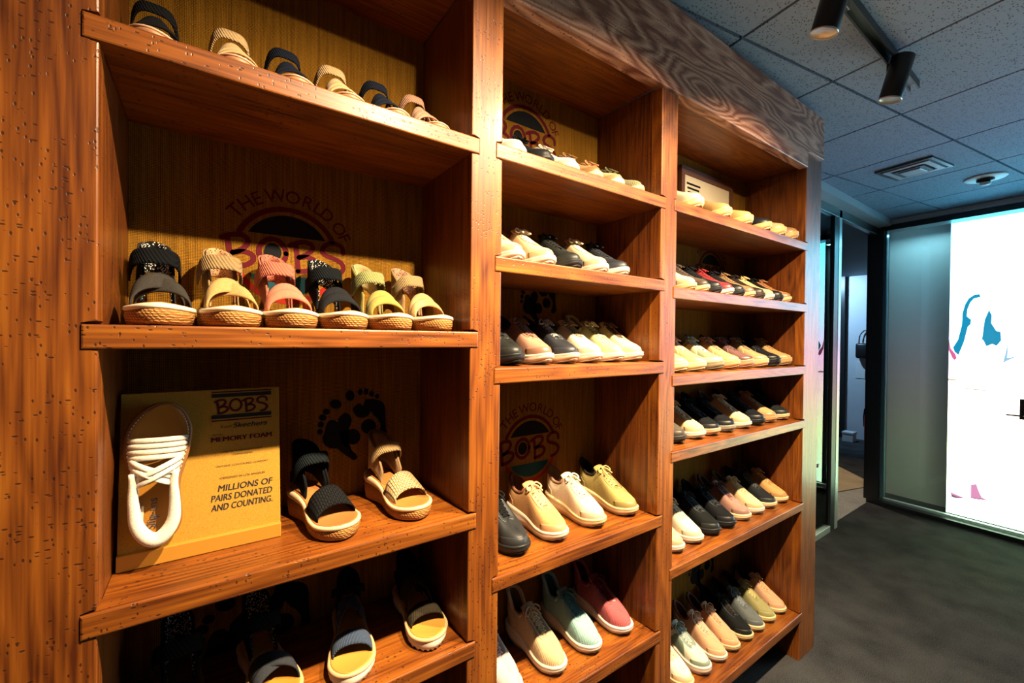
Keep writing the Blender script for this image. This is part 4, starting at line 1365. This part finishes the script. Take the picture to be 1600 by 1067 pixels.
# --- sandals, narrow left bay
TA = TOPZ['A']
EPS = .0008
def XZ(px):
    return px
row = [sandal((x, .893), y, 'low', c, z=TA[0] + EPS, sy=.93, lining=(darker(c, .6), 'fabric'), sole=('#a9764f', 'rubber'), rand='#d9a98a', footbed='#c98a63')
       for x, y, c in ((-.074, -4, '#15161a'), (.044, -4, '#c9a878'), (.141, -4, '#161b2a'), (.238, -4, '#bfa176'), (.337, -4, '#141a28'), (.434, -4, '#b58a72'))]
label_row(row, ['black strappy', 'cream banded', 'navy multi-strap', 'beige buckled', 'navy buckled', 'pinkish beige'], 'sandal', 'top shelf of the sandal bay', 'sandals on the top shelf of the sandal bay')

row = []
for x, st, front, ank, lin_, nm in (
    (-.066, 'cross', '#35322f', '#0d0f12', ('#121316', 'speckled'), 'charcoal crossed-strap'),
    (.036, 'cross', '#a98a55', '#8f7650', ('#c99a70', 'speckled'), 'tan crossed-strap'),
    (.135, 'quilt', '#c07058', '#b5614e', ('#b96a55', 'speckled'), 'pink padded'),
    (.235, 'quilt', '#1b1c20', '#0e1216', ('#101216', 'speckled'), 'black padded'),
    (.335, 'quilt', '#8d8340', '#7d8150', ('#b0a070', 'fabric'), 'olive green padded'),
    (.437, 'quilt', '#bd9b6a', '#a58a60', ('#b98e72', 'speckled'), 'pale beige padded')):
    row.append(sandal((x + .004, .886), -7, st, front, ank, lin_, z=TA[1] + EPS, sy=.93))
label_row(row, ['charcoal crossed-strap', 'tan crossed-strap', 'pink padded', 'black padded', 'olive green padded', 'pale beige padded'], 'sandal', 'shelf under the round printed emblem', 'rope-soled platform sandals')

s = sandal((.234, .900), -13, 'wedge', '#14171a', '#171d20', ('#101214', 'fabric'), front=('#1a1b1d', 'perforated'), z=TA[2] + EPS, footbed='#b4703a', rand='#e6c69a')
tag(s, 'black wedge sandal with a perforated strap, beside the yellow board', 'sandal')
s = sandal((.399, .905), -9, 'wedge', '#cfa877', '#b99a68', ('#8a6a4a', 'fabric'), z=TA[2] + EPS, footbed='#b97a3a', rand='#e6c69a', front=('#dcb682', 'perforated'))
tag(s, 'cream wedge sandal with a woven perforated strap, below the printed footprints', 'sandal')

# white sandal mounted on the board, toe up
mt = empty('sandal'); tag(mt, 'white strappy slip-in sandal mounted upright on the yellow board', 'sandal')
colm = {'sole': ('#7a4d22', 'rubber'), 'rand': ('#8a5a28', 'rubber'), 'footbed': ('#a8701e', 'leather'), 'front_strap': ('#d8cdbd', 'fabric'), 'instep_strap': ('#eadfce', 'fabric'),
        'heel_counter': ('#e2d6c6', 'fabric'), 'heel_pillow': ('#efe4d4', 'fabric'), 'welt_stitching': ('#d9cbb0', 'fabric')}
for k, me in SND['mount'].items():
    if not me.materials: me.materials.append(DEFAULT)
    link(k, me, shoe_mat(*colm[k]), mt)
bm = bmesh.new()
g = text_geo('Slip-ins', .019, 0)
add_text(bm, g, lambda q: (-.072 + q.x, .0 + q.y, .0235))
link('footbed_print', bm_mesh(bm, 'footbed_print'), plain('navy_print', (.02, .025, .06), .7), mt)
bm = bmesh.new()
for i, wd in enumerate((.030, .036, .026)):
    bm_box(bm, -.072 - wd / 2, -.072 + wd / 2, .018 + i * .0055, .0215 + i * .0055, .0226, .0236)
link('footbed_lines', bm_mesh(bm, 'footbed_lines'), plain('pale_print', (.6, .5, .4), .7), mt)
# x_local -> up the board, z_local -> out of the board (towards -y), y_local -> right-hand rule
ROT = Matrix(((0, -1, 0), (0, 0, -1), (1, 0, 0))).to_4x4()
TILT = Matrix.Rotation(radians(1.5), 4, 'Y')
mt.matrix_world = Matrix.Translation(bd.location) @ DT @ Matrix.Translation((-.070, -.0010, .139)) @ TILT @ ROT

row = [sandal((-.035, .900), -4, 'wide', '#15120f', '#14110f', ('#120f0d', 'speckled'), z=TA[3] + EPS, sole=('#4a3526', 'rubber'), rand='#6a4c30', footbed='#5a3514'),
       sandal((.118, .896), -8, 'wide', '#16181c', '#101216', ('#14161a', 'speckled'), z=TA[3] + EPS, sole=('#d8c4a6', 'rubber'), rand='#d6b27c', footbed='#c98a34', front=('#34363c', 'fabric')),
       sandal((.243, .896), 12, 'strappy', '#1e2736', '#0f1116', ('#15171a', 'fabric'), z=TA[3] + EPS, sole=('#e9dac8', 'rubber'), rand='#dcb583', footbed='#cf9440', front=('#39475f', 'band')),
       sandal((.430, .898), 3, 'strappy', '#1d1a15', '#0f0f10', ('#15140f', 'fabric'), z=TA[3] + EPS, sole=('#e9d8c4', 'rubber'), rand='#dcb583', footbed='#cf9440', front=('#3a3326', 'band'))]
label_row(row, ['dark brown', 'grey wide-strap', 'navy woven-strap', 'black woven-strap'], 'sandal', 'lowest visible shelf of the sandal bay', 'flat sandals on the lowest sandal shelf')

# --- sneakers
CREAM, WHITE_, BLK, TAN, PEACH, OLIVE, MAUVE, TEAL, RED, BROWN, GREY = '#e0c79a', '#e6dccb', '#17181b', '#b98a58', '#d9a275', '#9d9660', '#8d6158', '#98c2bf', '#b85a5e', '#4a3b31', '#6a6d6c'
SOLEW, SOLEC = '#e6d6bd', '#d8b988'
def snk_row(bay, level, where, group, spec, ytip=.912, kind='sneaker'):
    objs, names = [], []
    for x, yaw, st, up, so, nm, kw in spec:
        objs.append(sneaker((x, kw.pop('y', ytip)), yaw, st, up, so, z=TOPZ[bay][level] + EPS, **kw)); names.append(nm)
    label_row(objs, names, kind, where, group)
def fit(xs, lo, hi):
    return xs

snk_row('B', 0, 'top shelf of the middle bay', 'sneakers on the top shelf of the middle bay', [
    (.672, -3, 'runner', WHITE_, SOLEW, 'white', dict(sy=.92, lining='#c9bda8')), (.770, -3, 'runner', BLK, BLK, 'black', dict(sy=.92)), (.868, -3, 'runner', WHITE_, SOLEW, 'off-white', dict(sy=.92)),
    (.968, -3, 'runner', '#a97c50', SOLEC, 'tan', dict(sy=.92)), (1.068, -3, 'runner', PEACH, SOLEW, 'peach', dict(sy=.92)), (1.168, -3, 'knit', '#84805f', SOLEC, 'olive grey', dict(sy=.92))])
snk_row('B', 1, 'second shelf of the middle bay', 'sneakers on the second shelf of the middle bay', [
    (.672, -3, 'runner', '#d8bd92', SOLEW, 'cream', dict(sy=.92)), (.782, -3, 'runner', '#d9b78c', SOLEW, 'light tan', dict(sy=.92, lining='#a06850', lace='#e6d3b4')), (.886, -3, 'runner', '#1b1d1c', '#202224', 'black', dict(sy=.92, lining='#3a2f28')),
    (1.000, -3, 'runner', '#dcc096', SOLEW, 'pale cream', dict(sy=.92, lining='#8a7256', lace='#ece0c6')), (1.098, -3, 'runner', '#23262c', SOLEW, 'dark navy', dict(sy=.92, kind='leather', lining='#15171a'))])
snk_row('B', 2, 'third shelf of the middle bay', 'sneakers on the third shelf of the middle bay', [
    (.668, -3, 'runner', '#1d1f1e', '#1a1c1f', 'shiny black', dict(sy=.92, kind='leather')), (.772, -3, 'runner', '#a5765f', SOLEW, 'dusty pink', dict(sy=.92, lining='#3a2320', lace='#7d5546')), (.872, -3, 'runner', '#26282d', '#d9bfa2', 'dark navy', dict(sy=.92, kind='leather', lining='#131416', lace='#8c8580')),
    (.972, -3, 'runner', '#e4d4b4', SOLEW, 'white', dict(sy=.92, lining='#7a654c', lace='#8f7a60')), (1.072, -3, 'knit', '#b9b684', SOLEW, 'sage green', dict(sy=.92, lining='#62623f', lace='#d2cfa6', kind='leather')), (1.166, -3, 'runner', '#dcc79a', SOLEW, 'cream', dict(sy=.92, lace='#6b4f3a'))], ytip=.905)
snk_row('B', 3, 'shelf below the lower round emblem', 'sneakers below the lower round emblem', [
    (.700, -5, 'runner', '#26282a', '#1e2021', 'charcoal', dict(kind='leather', lace='#161718')), (.842, -5, 'runner', '#cf9a62', SOLEW, 'peach tan', dict(lining='#7a4a30', lace='#e2c08a', accent='#d49a6c')), (1.004, -5, 'runner', '#e3cfae', SOLEC, 'off-white', dict(lining='#8f6a50', lace='#ead9bb')),
    (1.160, -5, 'runner', '#a89758', SOLEC, 'olive', dict(lining='#2a2418', lace='#c9b578'))])
snk_row('B', 4, 'lowest visible shelf of the middle bay', 'sneakers on the lowest visible shelf of the middle bay', [
    (.680, -5, 'knit', '#dfc3bd', '#e9dcd4', 'pale blush', dict(kind='fabric')), (.842, -5, 'knit', '#d6b88c', SOLEW, 'beige', dict(lining='#8a6a4c', kind='fabric')), (.990, -5, 'knit', TEAL, '#e6d8c6', 'teal', dict(lining='#4f8078', lace='#5d9496')),
    (1.140, -5, 'knit', RED, '#ecd9cc', 'rose red', dict(lining='#6a2226', lace='#7a2a30'))])

CW = 'wide right bay'
snk_row('C', 0, 'top shelf of the ' + CW, 'loafers on the top shelf of the wide right bay', [
    ([1.48, 1.68, 1.853, 2.02, 2.165, 2.295][i], -2, 'loafer', u, s, nm, dict(outsole='#c9a46c', kind='leather')) for i, (u, s, nm) in enumerate((('#e0cfae', '#e4c48c', 'off-white'), ('#b08a58', '#d9ae70', 'tan'), ('#c29a60', '#d9b070', 'honey'), ('#1a1b1e', '#d0a468', 'black'), ('#c7a878', '#d9b070', 'cream'), ('#a9804f', '#d0a468', 'brown')))], kind='loafer', ytip=.886)
snk_row('C', 1, 'second shelf of the ' + CW, 'sneakers on the second shelf of the wide right bay', [
    (1.485 + .0905 * i, -2, 'runner', u, s, nm, dict(lining=darker(u, .6), sy=.82)) for i, (u, s, nm) in enumerate(((CREAM, SOLEC, 'cream'), (BROWN, SOLEC, 'dark brown'), (BLK, '#202124', 'black'), ('#8a2226', SOLEW, 'red'), (BLK, '#1c1d20', 'black'),
      ('#8a6a48', '#c9a678', 'brown'), ('#2a2220', '#3a2c26', 'black'), ('#e0c48a', SOLEW, 'yellowish cream'), (BLK, '#1c1d20', 'black'), ('#b47c50', SOLEC, 'tan')))])
snk_row('C', 2, 'third shelf of the ' + CW, 'sneakers on the third shelf of the wide right bay', [
    ([1.425, 1.545, 1.675, 1.8, 1.92, 2.055, 2.175, 2.295][i], -2, 'chunky', u, s, nm, dict(lining=darker(u, .5), accent=a, lace=l)) for i, (u, s, nm, a, l) in enumerate((('#b3a76a', '#e6d09a', 'olive cream', '#c4b680', '#d8c898'), ('#cda26a', '#e6cf98', 'beige', '#d4aa74', '#c9a8a0'), ('#868a6c', '#8d8468', 'sage', '#e0cf9e', '#9fb0a8'),
      ('#d09a66', '#dba070', 'peach', '#d8a06a', '#a87a5c'), ('#6c4a46', '#c08a68', 'mauve', '#5c3e3c', '#6a4a4a'), ('#a58a60', '#d8a878', 'taupe', '#a88c62', '#8a7048'), (BLK, '#17181b', 'black', '#141517', BLK), ('#b58c58', '#b9905c', 'tan', '#b58c58', '#a07a4a')))], ytip=.905)
snk_row('C', 3, 'fourth shelf of the ' + CW, 'sneakers on the fourth shelf of the wide right bay', [
    ([1.432, 1.56, 1.668, 1.787, 1.92, 2.047, 2.165, 2.295][i], -2, 'runner', u, s, nm, dict(lining=darker(u, .6), lace=l)) for i, (u, s, nm, l) in enumerate((('#4a4238', '#33302c', 'grey brown', '#3a342c'), ('#e4c690', SOLEW, 'cream', '#cbb089'), (BLK, '#d8a27c', 'black', '#1d2430'), (BLK, '#8f8676', 'black', BLK),
      ('#e0c594', SOLEW, 'pale cream', '#c9ae80'), ('#15171a', '#1b1d20', 'black', BLK), ('#cf9460', '#c08a58', 'peach brown', '#b98d62'), ('#1c2122', '#e0b884', 'black', '#1c2122')))])
snk_row('C', 4, 'fifth shelf of the ' + CW, 'sneakers on the fifth shelf of the wide right bay', [
    ([1.43, 1.555, 1.68, 1.8, 1.93, 2.052, 2.175, 2.295][i], -2, 'runner', u, s, nm, dict(lining=darker(u, .55), lace=l)) for i, (u, s, nm, l) in enumerate((('#e0b68c', SOLEW, 'peach', '#e6cba6'), ('#ead8b8', SOLEW, 'cream white', '#d8c8aa'), ('#1a1c1c', '#1d1f20', 'black', '#30383c'), ('#191a1d', '#1c1e20', 'black', '#222a30'),
      ('#a97e70', '#e2cba0', 'mauve', '#6a4648'), ('#e6cb98', SOLEW, 'pale cream', '#dcc28c'), ('#222426', '#e0c89a', 'black and grey', '#4a4c48'), ('#cf9a5e', '#ecd09c', 'tan', '#d8a86c')))])
snk_row('C', 5, 'bottom shelf of the ' + CW, 'sneakers on the bottom shelf of the wide right bay', [
    ([1.503, 1.625, 1.745, 1.85, 1.965, 2.07, 2.18, 2.292][i], -2, st, u, s, nm, dict(lining=li, lace=l, accent=a)) for i, (st, u, s, nm, l, a, li) in enumerate((('runner', '#e8dcc6', SOLEC, 'cream', '#e6cf9e', '#e0c498', '#b39a78'), ('chunky', '#e6d9bf', '#efdcca', 'white and green', '#a8b4ac', '#7c8c7c', '#57564c'),
      ('runner', '#dba680', SOLEW, 'light peach', '#d8ae90', '#d8a680', '#8a5540'), ('runner', '#d9a077', SOLEC, 'peach', '#d29a72', '#d9a077', '#6a4034'), ('runner', '#1b1c1c', '#e2c48a', 'black', '#2a241c', '#1b1c1c', '#101010'), ('runner', '#626868', '#e2c694', 'blue grey', '#7c8486', '#5c6264', '#1c2022'),
      ('runner', '#9c9664', '#e2cc8e', 'olive', '#c9ba7c', '#9c9664', '#302c22'), ('runner', '#d8a682', '#ecd49c', 'pinkish peach', '#d8ae80', '#d8a682', '#46302a')))])
